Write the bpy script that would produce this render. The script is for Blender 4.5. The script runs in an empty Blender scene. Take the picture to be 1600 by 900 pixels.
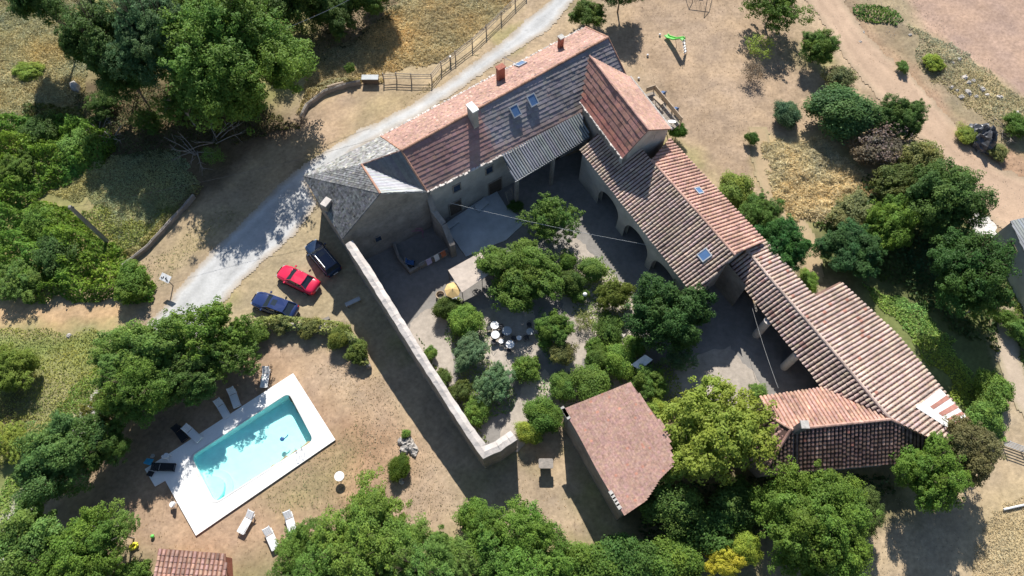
import bpy, math, random
import numpy as np
R_ = math.radians
random.seed(7); rng = np.random.default_rng(7)
scene = bpy.context.scene
col = scene.collection
# ------------------------------------------------------------------ camera, sky, sun, exposure
CAM_H, CAM_T, CAM_F = 60.0, R_(26), 1067.0
cd = bpy.data.cameras.new('camera'); cam = bpy.data.objects.new('camera', cd); col.objects.link(cam)
cam.location = (0, 0, CAM_H); cam.rotation_euler = (CAM_T, 0, 0)
cd.sensor_width = 36; cd.lens = 36*CAM_F/1600; cd.clip_start = 1; cd.clip_end = 3000
scene.camera = cam
SUNV = np.array([-0.05, 1.15, 1.0]); SUNV = SUNV/np.linalg.norm(SUNV)
elev = math.asin(SUNV[2]); azim = math.atan2(SUNV[0], SUNV[1])
world = bpy.data.worlds.new('World'); scene.world = world; world.use_nodes = True
wn = world.node_tree; bg = wn.nodes['Background']
sky = wn.nodes.new('ShaderNodeTexSky'); sky.sky_type = 'NISHITA'; sky.sun_disc = False
sky.sun_elevation = elev; sky.sun_rotation = azim; sky.dust_density = .4; sky.ozone_density = 1.6
wn.links.new(sky.outputs[0], bg.inputs[0]); bg.inputs[1].default_value = 0.08
sd = bpy.data.lights.new('sun', 'SUN'); sun = bpy.data.objects.new('sun', sd); col.objects.link(sun)
sd.energy = 5.0; sd.angle = R_(0.53); sd.color = (1.0, 0.955, 0.88)
from mathutils import Vector
sun.rotation_euler = Vector(SUNV).to_track_quat('Z', 'Y').to_euler(); sun.location = (0, 40, 80)
vs = scene.view_settings; vs.view_transform = 'Standard'; vs.look = 'None'; vs.gamma = 1
vs.use_curve_mapping = False; vs.exposure = 0.55

# ------------------------------------------------------------------ survey helper: photo point at a known height -> metres
_ct, _st = math.cos(CAM_T), math.sin(CAM_T)
def ray(x, y):
    u, v = x-800, 450-y
    return np.array([u, v*_ct+CAM_F*_st, v*_st-CAM_F*_ct])
def P(x, y, z=0.0):
    d = ray(x, y); return np.array([0, 0, CAM_H])+d*(z-CAM_H)/d[2]
def PA(pts, z=0.0): return [P(x, y, z) for x, y in pts]
def plane(a, b, c):
    n = np.cross(np.subtract(b, a), np.subtract(c, a)); n = n/np.linalg.norm(n)
    if n[2] < 0: n = -n
    return n, np.array(a, float)
def hit(x, y, pl):
    n, a = pl; o = np.array([0, 0, CAM_H]); d = ray(x, y); return o+d*((a-o)@n)/(d@n)
def mpp(x, y, z=0.0):            # metres per photo pixel there
    a = P(x, y, z); depth = (a-[0, 0, CAM_H])@np.array([0, _st, -_ct]); return depth/CAM_F
def proj0(X, Y, Z=0.0):
    dz = Z-CAM_H; d = Y*_st-dz*_ct
    return 800+CAM_F*X/d, 450-CAM_F*(Y*_ct+dz*_st)/d

# ------------------------------------------------------------------ materials
MATS = {}
def mat(name, c, rough=.85, amt=.25, scale=3., amt2=.2, scale2=.35, bump=.0, bscale=12., tint=False, metal=0., c2=None, spec=.3, objcol=False, trans=0.):
    m = bpy.data.materials.new(name); m.use_nodes = True; nt = m.node_tree; N = nt.nodes; L = nt.links
    b = N['Principled BSDF']; b.inputs['Roughness'].default_value = rough; b.inputs['Metallic'].default_value = metal
    b.inputs['Specular IOR Level'].default_value = spec
    tc = N.new('ShaderNodeTexCoord')
    def noise(s, det=6):
        n = N.new('ShaderNodeTexNoise'); n.inputs['Scale'].default_value = s; n.inputs['Detail'].default_value = det
        n.inputs['Roughness'].default_value = .65; L.new(tc.outputs['Object'], n.inputs['Vector']); return n
    def mul(a, bsock):
        x = N.new('ShaderNodeMix'); x.data_type = 'RGBA'; x.blend_type = 'MULTIPLY'; x.inputs[0].default_value = 1
        L.new(a, x.inputs[6]); L.new(bsock, x.inputs[7]); return x.outputs[2]
    def rng_(n, lo, hi):
        r = N.new('ShaderNodeMapRange'); r.inputs[1].default_value = .3; r.inputs[2].default_value = .7
        r.inputs[3].default_value = lo; r.inputs[4].default_value = hi; L.new(n.outputs[0], r.inputs[0]); return r.outputs[0]
    n1 = noise(scale); n2 = noise(scale2, 4)
    if objcol:
        oi = N.new('ShaderNodeObjectInfo'); cur = oi.outputs['Color']
    elif c2:
        x = N.new('ShaderNodeMix'); x.data_type = 'RGBA'; x.inputs[6].default_value = (*c, 1); x.inputs[7].default_value = (*c2, 1)
        L.new(rng_(n1, 0, 1), x.inputs[0]); cur = x.outputs[2]
    else:
        rgb = N.new('ShaderNodeRGB'); rgb.outputs[0].default_value = (*c, 1); cur = rgb.outputs[0]
    if tint:
        a = N.new('ShaderNodeAttribute'); a.attribute_name = 'tint'; cur = mul(cur, a.outputs['Color'])
    if amt: cur = mul(cur, rng_(n1, 1-amt, 1+amt))
    if amt2: cur = mul(cur, rng_(n2, 1-amt2, 1+amt2))
    L.new(cur, b.inputs['Base Color'])
    if bump:
        n3 = noise(bscale); bp = N.new('ShaderNodeBump'); bp.inputs['Strength'].default_value = bump; bp.inputs['Distance'].default_value = .05
        L.new(n3.outputs[0], bp.inputs['Height']); L.new(bp.outputs[0], b.inputs['Normal'])
    if trans:
        t = N.new('ShaderNodeBsdfTranslucent'); L.new(cur, t.inputs['Color'])
        ms = N.new('ShaderNodeMixShader'); ms.inputs[0].default_value = trans
        L.new(b.outputs[0], ms.inputs[1]); L.new(t.outputs[0], ms.inputs[2]); L.new(ms.outputs[0], N['Material Output'].inputs['Surface'])
    MATS[name] = m; return m
mat('leaf', (1, 1, 1), rough=.6, amt=0, amt2=0, tint=True, objcol=True, trans=.42, spec=.2)
mat('bark', (.16, .12, .085), amt=.4, scale=8)
mat('grey_bark', (.33, .29, .25), amt=.3, scale=8)
mat('ground', (1, 1, 1), amt=.20, scale=2.6, amt2=.14, scale2=.3, bump=.6, bscale=4, tint=True, rough=.95, spec=.1)
mat('asphalt', (1, 1, 1), amt=.08, scale=4, amt2=.12, scale2=.4, bump=.35, bscale=9, rough=.9, spec=.15, tint=True)
mat('gravel', (.40, .35, .30), amt=.16, scale=2.5, amt2=.18, scale2=.3, bump=.4, bscale=9, rough=.95, spec=.1)
mat('yard', (.235, .22, .205), amt=.14, scale=2.2, amt2=.2, scale2=.25, bump=.4, bscale=8, rough=.95, spec=.1)
mat('concrete', (.47, .49, .50), amt=.12, scale=1.2, amt2=.12, bump=.15)
mat('tile_red', (.40, .205, .15), amt=.2, scale=6, amt2=.25, scale2=.35, tint=True, rough=.85)
mat('tile_bright', (.46, .285, .225), amt=.22, scale=4, amt2=.28, scale2=.5, tint=True, rough=.8)
mat('tile_pink', (.47, .36, .305), amt=.25, scale=4, amt2=.3, scale2=.45, tint=True, rough=.85)
mat('tile_dark', (.21, .135, .115), amt=.3, scale=5, amt2=.3, scale2=.4, tint=True, rough=.8)
mat('tile_rose', (.385, .24, .195), amt=.32, scale=5, amt2=.2, scale2=.35, tint=True, rough=.9)
mat('tile_grey', (.27, .245, .245), amt=.12, scale=4, amt2=.3, scale2=.3, tint=True, rough=.6)
mat('tile_brown', (.33, .195, .165), amt=.25, scale=5, amt2=.25, scale2=.35, tint=True, rough=.75)
mat('slate', (.155, .157, .16), amt=.45, scale=3.5, amt2=.3, scale2=.6, tint=True, rough=.8, bump=.4, bscale=7)
mat('slate_lit', (.29, .288, .28), amt=.3, scale=3, amt2=.25, scale2=.6, tint=True, rough=.8, bump=.4)  # lighter copy of the slate: sunlight put into the north slope's colour
mat('mortar', (.44, .42, .39), amt=.3, scale=4)
mat('stone', (.33, .30, .27), amt=.35, scale=3.5, amt2=.3, scale2=.7, bump=.8, bscale=4, c2=(.22, .19, .165))
mat('plaster', (.50, .47, .43), amt=.2, scale=1.5, amt2=.25, scale2=.5, bump=.5, bscale=4, c2=(.38, .34, .30))
mat('wall_cap', (.66, .61, .57), amt=.28, scale=2.2, amt2=.2, scale2=.4, bump=.7, bscale=4, c2=(.46, .41, .37), tint=True)
mat('rock', (.42, .39, .36), amt=.3, scale=3, bump=.6, bscale=5)
mat('metal_roof', (.30, .31, .32), amt=.15, scale=3, metal=.3, rough=.5, tint=True)
mat('metal_dark', (.16, .17, .18), amt=.2, scale=4, metal=.2, rough=.5, tint=True)
mat('sheet_light', (.48, .49, .50), amt=.15, scale=2, rough=.6, tint=True)
mat('white_sheet', (.75, .75, .74), amt=.15, scale=3, rough=.6)
mat('red_sheet', (.40, .19, .15), amt=.2, scale=3, rough=.7)
mat('deck_white', (.84, .83, .81), amt=.04, scale=4, amt2=.04, rough=.7)
mat('coping', (.68, .68, .66), amt=.04, rough=.6)
mat('pool_paint', (.50, .96, .94), amt=.07, scale=2.2, amt2=.05, rough=.5)
mat('white_plastic', (.80, .80, .80), amt=.03, rough=.4, amt2=.03)
mat('grey_plastic', (.42, .44, .46), amt=.05, rough=.5)
mat('blue_cloth', (.05, .32, .50), amt=.15, rough=.9)
mat('black_cloth', (.02, .022, .028), amt=.2, rough=.7)
mat('tarp', (.085, .09, .105), amt=.3, rough=.32, spec=.6, bump=.9, bscale=3)
mat('cream_cloth', (.53, .45, .38), amt=.1, rough=.9)
mat('yellow_cloth', (.72, .50, .22), amt=.1, rough=.9)
mat('orange_cloth', (.5, .16, .08), amt=.1)
mat('lilac_cloth', (.45, .40, .55), amt=.1)
mat('pink_plastic', (.5, .15, .3), amt=.1)
mat('wood', (.46, .36, .26), amt=.25, scale=4, bump=.2)
mat('wood_grey', (.30, .26, .22), amt=.3, scale=5, bump=.3)
mat('wood_dark', (.12, .09, .07), amt=.3, scale=5)
mat('glass', (.03, .05, .09), amt=0, amt2=0, rough=.08, spec=.8)
mat('car_glass', (.025, .035, .045), amt=0, amt2=0, rough=.06, spec=.9)
mat('sky_glass', (.10, .19, .36), amt=.1, amt2=0, rough=.12, spec=.8)
mat('paint_red', (.62, .02, .07), amt=0, amt2=.03, rough=.25, spec=.6)
mat('paint_navy', (.018, .035, .12), amt=0, amt2=.03, rough=.25, spec=.6)
mat('paint_blue', (.012, .03, .075), amt=0, amt2=.03, rough=.25, spec=.6)
mat('rubber', (.02, .02, .02), amt=.1, rough=.8)
mat('rim', (.45, .46, .48), amt=.05, rough=.3, metal=.8)
mat('lamp', (.35, .37, .40), amt=0, rough=.15, spec=.8)
mat('tail_lamp', (.35, .01, .01), amt=0, rough=.2)
mat('steel', (.50, .51, .52), amt=.1, rough=.35, metal=.6)
mat('iron', (.05, .05, .055), amt=.2, rough=.6)
mat('green_plastic', (.16, .60, .12), amt=.05, rough=.4)
mat('blue_plastic', (.03, .10, .26), amt=.05, rough=.4)
mat('yellow_plastic', (.75, .70, .06), amt=.05, rough=.5)
mat('pole_concrete', (.24, .22, .20), amt=.15, scale=5)
mat('cable', (.10, .10, .10), amt=0, amt2=0)
mat('pale_cable', (.45, .45, .44), amt=0, amt2=0)
mat('sand', (.60, .57, .53), amt=.15, scale=4, bump=.5)
mat('brick', (.34, .13, .09), amt=.3, scale=7, bump=.5)
mat('terracotta', (.42, .24, .17), amt=.2, scale=8, tint=True)
def water_mat():
    m = bpy.data.materials.new('water'); m.use_nodes = True; nt = m.node_tree; N = nt.nodes; L = nt.links
    b = N['Principled BSDF']; b.inputs['Base Color'].default_value = (.88, .99, .99, 1); b.inputs['Roughness'].default_value = .03; b.inputs['Specular IOR Level'].default_value = .8
    b.inputs['IOR'].default_value = 1.33; b.inputs['Transmission Weight'].default_value = 1
    tr = N.new('ShaderNodeBsdfTransparent'); tr.inputs[0].default_value = (.90, .996, .99, 1)
    mx = N.new('ShaderNodeMixShader'); mx.inputs[0].default_value = .93
    tc = N.new('ShaderNodeTexCoord'); n = N.new('ShaderNodeTexNoise'); n.inputs['Scale'].default_value = 3.5; n.inputs['Detail'].default_value = 3
    bp = N.new('ShaderNodeBump'); bp.inputs['Strength'].default_value = .35; bp.inputs['Distance'].default_value = .05
    L.new(tc.outputs['Object'], n.inputs['Vector']); L.new(n.outputs[0], bp.inputs['Height']); L.new(bp.outputs[0], b.inputs['Normal'])
    L.new(b.outputs[0], mx.inputs[1]); L.new(tr.outputs[0], mx.inputs[2]); L.new(mx.outputs[0], N['Material Output'].inputs['Surface'])
    MATS['water'] = m
water_mat()

# ------------------------------------------------------------------ object helpers
ROOT = {}
def tag(o, label=None, cat=None, group=None, kind=None):
    if label: o['label'] = label
    if cat: o['category'] = cat
    if group: o['group'] = group
    if kind: o['kind'] = kind
    return o
def empty(name, loc, label, cat, group=None, rz=0.):
    o = bpy.data.objects.new(name, None); col.objects.link(o); o.empty_display_size = .3
    o.location = tuple(float(v) for v in loc); o.rotation_euler.z = rz
    ROOT[o.name] = np.array(loc, float); return tag(o, label, cat, group)
def children(o): return [c for c in bpy.data.objects if c.parent == o]
def copy_tree(o, parent=None, kids=None):
    if kids is None:
        kids = {}
        for c in bpy.data.objects:
            if c.parent: kids.setdefault(c.parent.name, []).append(c)
    c = o.copy(); col.objects.link(c); c.parent = parent
    for ch in kids.get(o.name, []): copy_tree(ch, c, kids)
    return c
class MB:
    def __init__(s, local=False): s.v = []; s.f = []; s.c = []; s.local = local; s.n = 0
    def add(s, vs, fs, c=1.):
        vs = [tuple(float(q) for q in v) for v in vs]; n = len(s.v); s.v += vs
        for f in fs: s.f.append(tuple(i+n for i in f)); s.c.append(c)
    def quad(s, a, b, c_, d, c=1.): s.add([a, b, c_, d], [(0, 1, 2, 3)], c)
    def poly(s, pts, c=1.): s.add(pts, [tuple(range(len(pts)))], c)
    def slab(s, pts, t, c=1., up=(0, 0, 1)):                      # closed prism: pts is the top, t the thickness below
        pts = [np.array(p, float) for p in pts]; n = len(pts); d = np.array(up, float)*t
        a = sum(pts[i][0]*pts[(i+1) % n][1]-pts[(i+1) % n][0]*pts[i][1] for i in range(n))
        if a < 0: pts = pts[::-1]
        s.add(pts+[p-d for p in pts], [tuple(range(n)), tuple(range(2*n-1, n-1, -1))]+[(i, i+n, (i+1) % n+n, (i+1) % n) for i in range(n)], c)
    def box(s, ctr, size, rz=0., c=1., rx=0.):
        x, y, z = [q/2 for q in size]; vs = []
        for dx, dy, dz in [(-x, -y, -z), (x, -y, -z), (x, y, -z), (-x, y, -z), (-x, -y, z), (x, -y, z), (x, y, z), (-x, y, z)]:
            if rx: dy, dz = dy*math.cos(rx)-dz*math.sin(rx), dy*math.sin(rx)+dz*math.cos(rx)
            vs.append((ctr[0]+dx*math.cos(rz)-dy*math.sin(rz), ctr[1]+dx*math.sin(rz)+dy*math.cos(rz), ctr[2]+dz))
        s.add(vs, [(3, 2, 1, 0), (4, 5, 6, 7), (0, 1, 5, 4), (1, 2, 6, 5), (2, 3, 7, 6), (3, 0, 4, 7)], c)
    def tube(s, pts, r, k=6, c=1.):
        pts = [np.array(p, float) for p in pts]; n = len(pts)
        rs = r if hasattr(r, '__len__') else [r]*n; vs = []; fs = []
        for i, p in enumerate(pts):
            d = pts[min(i+1, n-1)]-pts[max(i-1, 0)]; d = d/(np.linalg.norm(d)+1e-9)
            a = np.cross(d, [0, 0, 1.] if abs(d[2]) < .9 else [1., 0, 0]); a /= np.linalg.norm(a); b = np.cross(d, a)
            for j in range(k):
                t = 2*math.pi*j/k; vs.append(p+(a*math.cos(t)+b*math.sin(t))*rs[i])
        for i in range(n-1):
            for j in range(k): fs.append((i*k+j, i*k+(j+1) % k, (i+1)*k+(j+1) % k, (i+1)*k+j))
        fs += [tuple(range(k-1, -1, -1)), tuple(range((n-1)*k, n*k))]
        s.add(vs, fs, c)
    def cyl(s, ctr, r, h, k=16, c=1.): s.tube([ctr, (ctr[0], ctr[1], ctr[2]+h)], r, k, c)
    def build(s, name, m, parent=None, base=None, smooth=False):
        me = bpy.data.meshes.new(name); off = np.zeros(3)
        if not s.local:
            if base is not None: off = np.array(base, float)
            else:
                q = parent
                while q is not None and q.name not in ROOT: q = q.parent
                if q is not None: off = ROOT[q.name]
        me.from_pydata([tuple(np.array(v)-off) for v in s.v], [], s.f); me.update()
        cs = [(c, c, c) if not hasattr(c, '__len__') else c for c in s.c]
        if any(c != (1., 1., 1.) and c != (1, 1, 1) for c in cs) or 1:
            at = me.attributes.new('tint', 'FLOAT_COLOR', 'FACE')
            at.data.foreach_set('color', np.array([(*c, 1.) for c in cs], dtype=np.float32).ravel())
        me.materials.append(MATS[m] if isinstance(m, str) else m)
        if smooth: me.polygons.foreach_set('use_smooth', [True]*len(me.polygons))
        o = bpy.data.objects.new(name, me); col.objects.link(o)
        if parent is not None: o.parent = parent
        elif base is not None: o.location = tuple(float(q) for q in base)
        return o
def jit(a, b=None): return random.uniform(-a, a) if b is None else random.uniform(a, b)

# ------------------------------------------------------------------ value noise on arrays
def vnoise(X, Y, s, seed=0):
    r = np.random.default_rng(seed); T = r.random((256, 256))
    x = X/s+1000; y = Y/s+1000; xi = np.floor(x).astype(int); yi = np.floor(y).astype(int); fx = x-xi; fy = y-yi
    fx = fx*fx*(3-2*fx); fy = fy*fy*(3-2*fy); g = lambda a, b: T[a % 256, b % 256]
    return (g(xi, yi)*(1-fx)+g(xi+1, yi)*fx)*(1-fy)+(g(xi, yi+1)*(1-fx)+g(xi+1, yi+1)*fx)*fy
def fbm(X, Y, s, seed=0, o=4):
    t = 0; a = 1.; w = 0
    for k in range(o): t = t+a*vnoise(X, Y, s/2**k, seed+k); w += a; a *= .6
    return t/w
def inside(X, Y, poly):
    c = np.zeros(X.shape, bool); n = len(poly)
    for i in range(n):
        x0, y0 = poly[i][:2]; x1, y1 = poly[(i+1) % n][:2]
        if y0 == y1: continue
        c ^= ((Y < y0) != (Y < y1)) & (X < (x1-x0)*(Y-y0)/(y1-y0)+x0)
    return c
def sdist(X, Y, poly, closed=True):
    d = np.full(X.shape, 1e9); n = len(poly)
    for i in range(n if closed else n-1):
        x0, y0 = poly[i][:2]; x1, y1 = poly[(i+1) % n][:2]; dx, dy = x1-x0, y1-y0
        t = np.clip(((X-x0)*dx+(Y-y0)*dy)/(dx*dx+dy*dy+1e-9), 0, 1)
        d = np.minimum(d, np.hypot(X-x0-t*dx, Y-y0-t*dy))
    return np.where(inside(X, Y, poly), d, -d) if closed else d
def W2(pts): return [tuple(P(x, y)[:2]) for x, y in pts]

# ------------------------------------------------------------------ SETTING: ground
DIRT = (.41, .32, .225); STRAW = (.50, .41, .24); GREEN = (.16, .22, .06); OLIVE = (.28, .27, .115); PINK = (.42, .30, .24); EARTH_SHADE = (.12, .085, .06)  # the last colour serves dark soil and painted tree shade
ROAD_PTS = [(905, -10), (850, 48), (780, 95), (700, 150), (640, 185), (560, 232), (520, 262), (475, 285), (492, 318), (455, 366), (405, 412), (368, 444), (338, 482), (305, 530), (215, 520), (262, 478), (300, 430), (340, 385), (395, 335), (440, 290), (480, 255), (560, 205), (640, 168), (720, 115), (800, 55), (862, 0), (868, -10)]
def make_ground():
    gx = np.concatenate([np.linspace(-600, -72, 16), np.arange(-70, 70.01, .25), np.linspace(72, 600, 16)])
    gy = np.concatenate([np.linspace(-500, -12, 14), np.arange(-10, 84.01, .25), np.linspace(86, 900, 16)])
    X, Y = np.meshgrid(gx, gy)
    wx = (fbm(X, Y, 4, 11)-.5)*3.2; wy = (fbm(X, Y, 4, 17)-.5)*3.2
    C = np.zeros(X.shape+(3,)); C[:] = DIRT
    def blend(c, m): C[:] = C*(1-m[..., None])+np.array(c)*m[..., None]
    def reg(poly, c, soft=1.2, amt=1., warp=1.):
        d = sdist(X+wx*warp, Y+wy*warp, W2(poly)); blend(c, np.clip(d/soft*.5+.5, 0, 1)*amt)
    blend(OLIVE, np.clip((fbm(X, Y, 9, 3)-.55)*5, 0, .7))
    # left hillside
    reg([(-300, -200), (480, -200), (500, 110), (320, 290), (190, 420), (0, 480), (-300, 480)], OLIVE, 2)
    reg([(90, 20), (150, 40), (130, 150), (110, 200), (60, 260), (0, 260), (-60, 120), (20, 60)], STRAW, 3, .85)
    reg([(150, 260), (270, 225), (300, 290), (200, 390), (140, 350)], STRAW, 2, .75)
    reg([(470, 110), (560, 60), (640, -20), (800, -30), (790, 20), (690, 100), (560, 125), (480, 145)], STRAW, 2, .95)
    reg([(640, 10), (700, 0), (720, 40), (650, 70)], DIRT, 2, .6)
    reg([(110, 120), (300, 120), (470, 190), (480, 260), (300, 320), (200, 300), (130, 220)], EARTH_SHADE, 1.5, .85)  # shadow of the wood painted into the ground colour
    reg([(480, 60), (560, 0), (660, -40), (650, 30), (520, 110)], EARTH_SHADE, 3, .6)  # tree shadow painted on the ground at the field edge
    # left bottom fields
    reg([(-200, 470), (170, 478), (215, 480), (180, 520), (-200, 505)], (.50, .35, .21), .6)
    reg([(-200, 505), (175, 520), (170, 580), (120, 640), (60, 760), (0, 860), (-200, 900)], (.22, .27, .09), 1.2, .95)
    reg([(40, 600), (90, 570), (140, 590), (70, 680), (30, 700)], DIRT, 2, .5)
    reg([(-60, 660), (30, 600), (35, 640), (-40, 790)], EARTH_SHADE, 2, .9)
    reg([(135, 590), (185, 560), (165, 640), (60, 760), (20, 850), (0, 850), (60, 720), (110, 650)], GREEN, 1, .5)
    reg([(175, 590), (190, 600), (140, 670), (80, 740), (30, 800), (0, 850), (-20, 840), (40, 760), (110, 665)], (.47, .45, .42), .6, .9, .3)
    # road verges
    reg([(470, 190), (530, 130), (690, 130), (810, 60), (800, 70), (640, 165), (490, 240)], (.42, .315, .225), 1)
    reg([(560, 150), (700, 125), (790, 75), (640, 165), (540, 215)], OLIVE, 2, .35)
    reg([(320, 300), (470, 200), (480, 250), (330, 380), (260, 440), (190, 440)], (.41, .32, .215), 1)
    reg([(330, 340), (390, 330), (290, 420), (260, 440), (250, 410)], OLIVE, 2, .3)
    # park and pool
    reg([(480, 290), (540, 370), (620, 520), (560, 560), (400, 510), (320, 500), (380, 430)], (.40, .33, .22), 1)
    reg([(400, 520), (575, 560), (720, 780), (600, 900), (240, 900), (180, 800), (240, 700), (380, 560)], (.42, .30, .21), 1)
    reg([(500, 640), (560, 620), (610, 690), (600, 740), (540, 790), (510, 720)], (.37, .235, .145), 3, .8)
    reg([(480, 560), (570, 560), (600, 640), (530, 640)], (.47, .37, .27), 2, .8)
    reg([(400, 765), (520, 690), (545, 700), (520, 800), (430, 800)], (.27, .26, .12), 1.6, .5)
    reg([(720, 800), (820, 700), (935, 840), (800, 860)], (.38, .30, .22), 1)
    reg([(640, 700), (690, 690), (760, 790), (700, 850), (620, 800)], (.44, .34, .25), 2, .8)
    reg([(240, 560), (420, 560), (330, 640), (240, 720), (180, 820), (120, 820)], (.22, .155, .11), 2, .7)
    # right side
    reg([(950, -40), (1200, -40), (1280, 200), (1190, 240), (1230, 330), (1120, 280), (1060, 190), (1000, 120)], (.40, .30, .215), 2)
    C *= (1-.22*np.clip((fbm(X*1.8+Y, Y-X*.7, 3.2, 77)-.5)*4, 0, 1)*(X > 5))[..., None]
    reg([(1060, 20), (1160, 20), (1180, 180), (1080, 170)], (.46, .35, .26), 4, .5)
    reg([(1180, 215), (1300, 215), (1370, 290), (1290, 360), (1230, 345), (1190, 280)], (.50, .40, .22), 1.2)
    reg([(1180, 225), (1200, 250), (1240, 340), (1283, 400), (1283, 440), (1253, 445), (1258, 395), (1215, 340), (1170, 250)], (.34, .27, .15), .5, .9, .3)
    reg([(1250, -40), (1330, -40), (1420, 90), (1500, 190), (1700, 300), (1700, 370), (1540, 345), (1430, 180), (1310, 60)], (.40, .275, .19), 1)
    reg([(1235, -20), (1262, -20), (1330, 80), (1430, 200), (1545, 300), (1530, 310), (1405, 200), (1300, 80)], (.52, .40, .29), .7, .7, .3)
    reg([(1300, -20), (1318, -20), (1370, 70), (1460, 170), (1450, 175), (1360, 80)], (.30, .215, .15), .4, .8, .3)
    reg([(1480, 200), (1700, 320), (1700, 380), (1570, 370), (1500, 270)], (.40, .26, .17), 2, .9)
    reg([(1310, -20), (1390, -20), (1500, 90), (1620, 160), (1620, 240), (1500, 190), (1430, 110)], (.30, .25, .17), 1.5, .9)
    reg([(1390, -40), (1700, -40), (1700, 160), (1600, 150), (1500, 90), (1440, 50)], PINK, 1.2)
    reg([(1430, 60), (1500, 90), (1600, 155), (1620, 215), (1520, 160)], STRAW, 1.5, .7)
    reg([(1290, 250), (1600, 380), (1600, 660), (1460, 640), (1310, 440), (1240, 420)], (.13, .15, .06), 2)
    reg([(1370, 470), (1440, 500), (1570, 640), (1560, 690), (1500, 640)], (.20, .24, .09), 1.2, .9)
    reg([(1545, 500), (1575, 470), (1600, 560), (1640, 660), (1580, 700), (1560, 600)], (.44, .36, .26), .8)
    reg([(1500, 740), (1620, 660), (1700, 900), (1330, 920), (1390, 830)], (.44, .35, .24), 1)
    reg([(1540, 800), (1640, 760), (1640, 920), (1540, 920)], STRAW, 2, .8)
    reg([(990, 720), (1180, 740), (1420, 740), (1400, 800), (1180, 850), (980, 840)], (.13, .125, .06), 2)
    reg([(400, 880), (1200, 880), (1200, 1400), (-400, 1400), (-400, 900), (100, 900)], (.2, .2, .09), 2, .8)
    speck = fbm(X, Y, 1.1, 31, 4); C *= (0.74+.32*speck)[..., None]*np.array([1., .975, .93])
    grit = np.random.default_rng(5).random(X.shape); C *= (0.91+.18*grit)[..., None]; patch = fbm(X, Y, 2.3, 91, 5); C *= np.stack([1+(patch-.5)*.35, 1+(patch-.5)*.3, 1+(patch-.5)*.15], -1)
    # relief: flat under everything built, gentle lumps on the hillside and in the scrub
    d1 = sdist(X, Y, W2([(-600, -500), (440, -300), (470, 110), (440, 180), (300, 280), (180, 400), (-200, 440), (-600, 440)]))
    Z = np.clip(d1/6, 0, 1)*(fbm(X, Y, 7, 41)*.9)
    d2 = sdist(X, Y, W2([(470, 100), (660, -30), (800, -60), (795, -10), (690, 85), (560, 118)])); Z += np.clip(d2/2, 0, 1)*.35*fbm(X, Y, 1.2, 52)
    d3 = sdist(X, Y, W2([(1330, 10), (1400, 0), (1600, 140), (1600, 230), (1500, 180), (1420, 90)])); Z += np.clip(d3/3, 0, 1)*.6*fbm(X, Y, 2.5, 43)
    far = np.maximum(np.abs(X)-80, 0)/400+np.maximum(Y-90, 0)/500; Z += far*far*30*fbm(X, Y, 150, 47)
    Z += (fbm(X, Y, 1.2, 44)-.5)*.04-.03
    # hollow out the ground under the pool
    dp = sdist(X, Y, W2([(448, 606), (497, 684), (318, 803), (268, 724)])); Z = np.where(dp > .3, -2.6, Z)
    ny, nx = X.shape; V = np.stack([X, Y, Z], -1).reshape(-1, 3)
    i = np.arange(ny-1)[:, None]*nx+np.arange(nx-1)[None, :]; F = np.stack([i, i+1, i+nx+1, i+nx], -1).reshape(-1, 4)
    me = bpy.data.meshes.new('ground'); me.vertices.add(len(V)); me.vertices.foreach_set('co', V.astype(np.float32).ravel())
    me.loops.add(F.size); me.loops.foreach_set('vertex_index', F.astype(np.int32).ravel())
    me.polygons.add(len(F)); me.polygons.foreach_set('loop_start', np.arange(0, F.size, 4, dtype=np.int32)); me.polygons.foreach_set('use_smooth', np.ones(len(F), bool))
    me.update(); me.validate()
    at = me.attributes.new('tint', 'FLOAT_COLOR', 'POINT'); at.data.foreach_set('color', np.concatenate([C.reshape(-1, 3), np.ones((len(V), 1))], 1).astype(np.float32).ravel())
    me.materials.append(MATS['ground']); o = bpy.data.objects.new('ground', me); col.objects.link(o); tag(o, kind='structure')
    return (gx, gy, Z)
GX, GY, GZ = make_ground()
def gz(x, y):
    i = min(max(np.searchsorted(GX, x)-1, 0), len(GX)-1); j = min(max(np.searchsorted(GY, y)-1, 0), len(GY)-1); return float(GZ[j, i])
def sheet(name, pts, z, m, wob=.25, step=.5, parent=None, kind='structure', thick=0.):
    p = W2(pts) if len(pts[0]) == 2 else pts; out = []; n = len(p)
    for i in range(n):
        a = np.array(p[i][:2]); b = np.array(p[(i+1) % n][:2]); k = max(1, int(np.linalg.norm(b-a)/step))
        for t in range(k):
            q = a+(b-a)*t/k; out.append((q[0]+jit(wob)+wob*3*(vnoise(q[0], q[1], 1.5, 3)-.5), q[1]+jit(wob)+wob*3*(vnoise(q[0], q[1], 1.5, 9)-.5), z))
    mb = MB()
    if thick: mb.slab(out, thick)
    else:
        a = sum(out[i][0]*out[(i+1) % len(out)][1]-out[(i+1) % len(out)][0]*out[i][1] for i in range(len(out)))
        mb.poly(out if a > 0 else out[::-1])
    o = mb.build(name, m, parent)
    if kind: o['kind'] = kind
    return o
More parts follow.
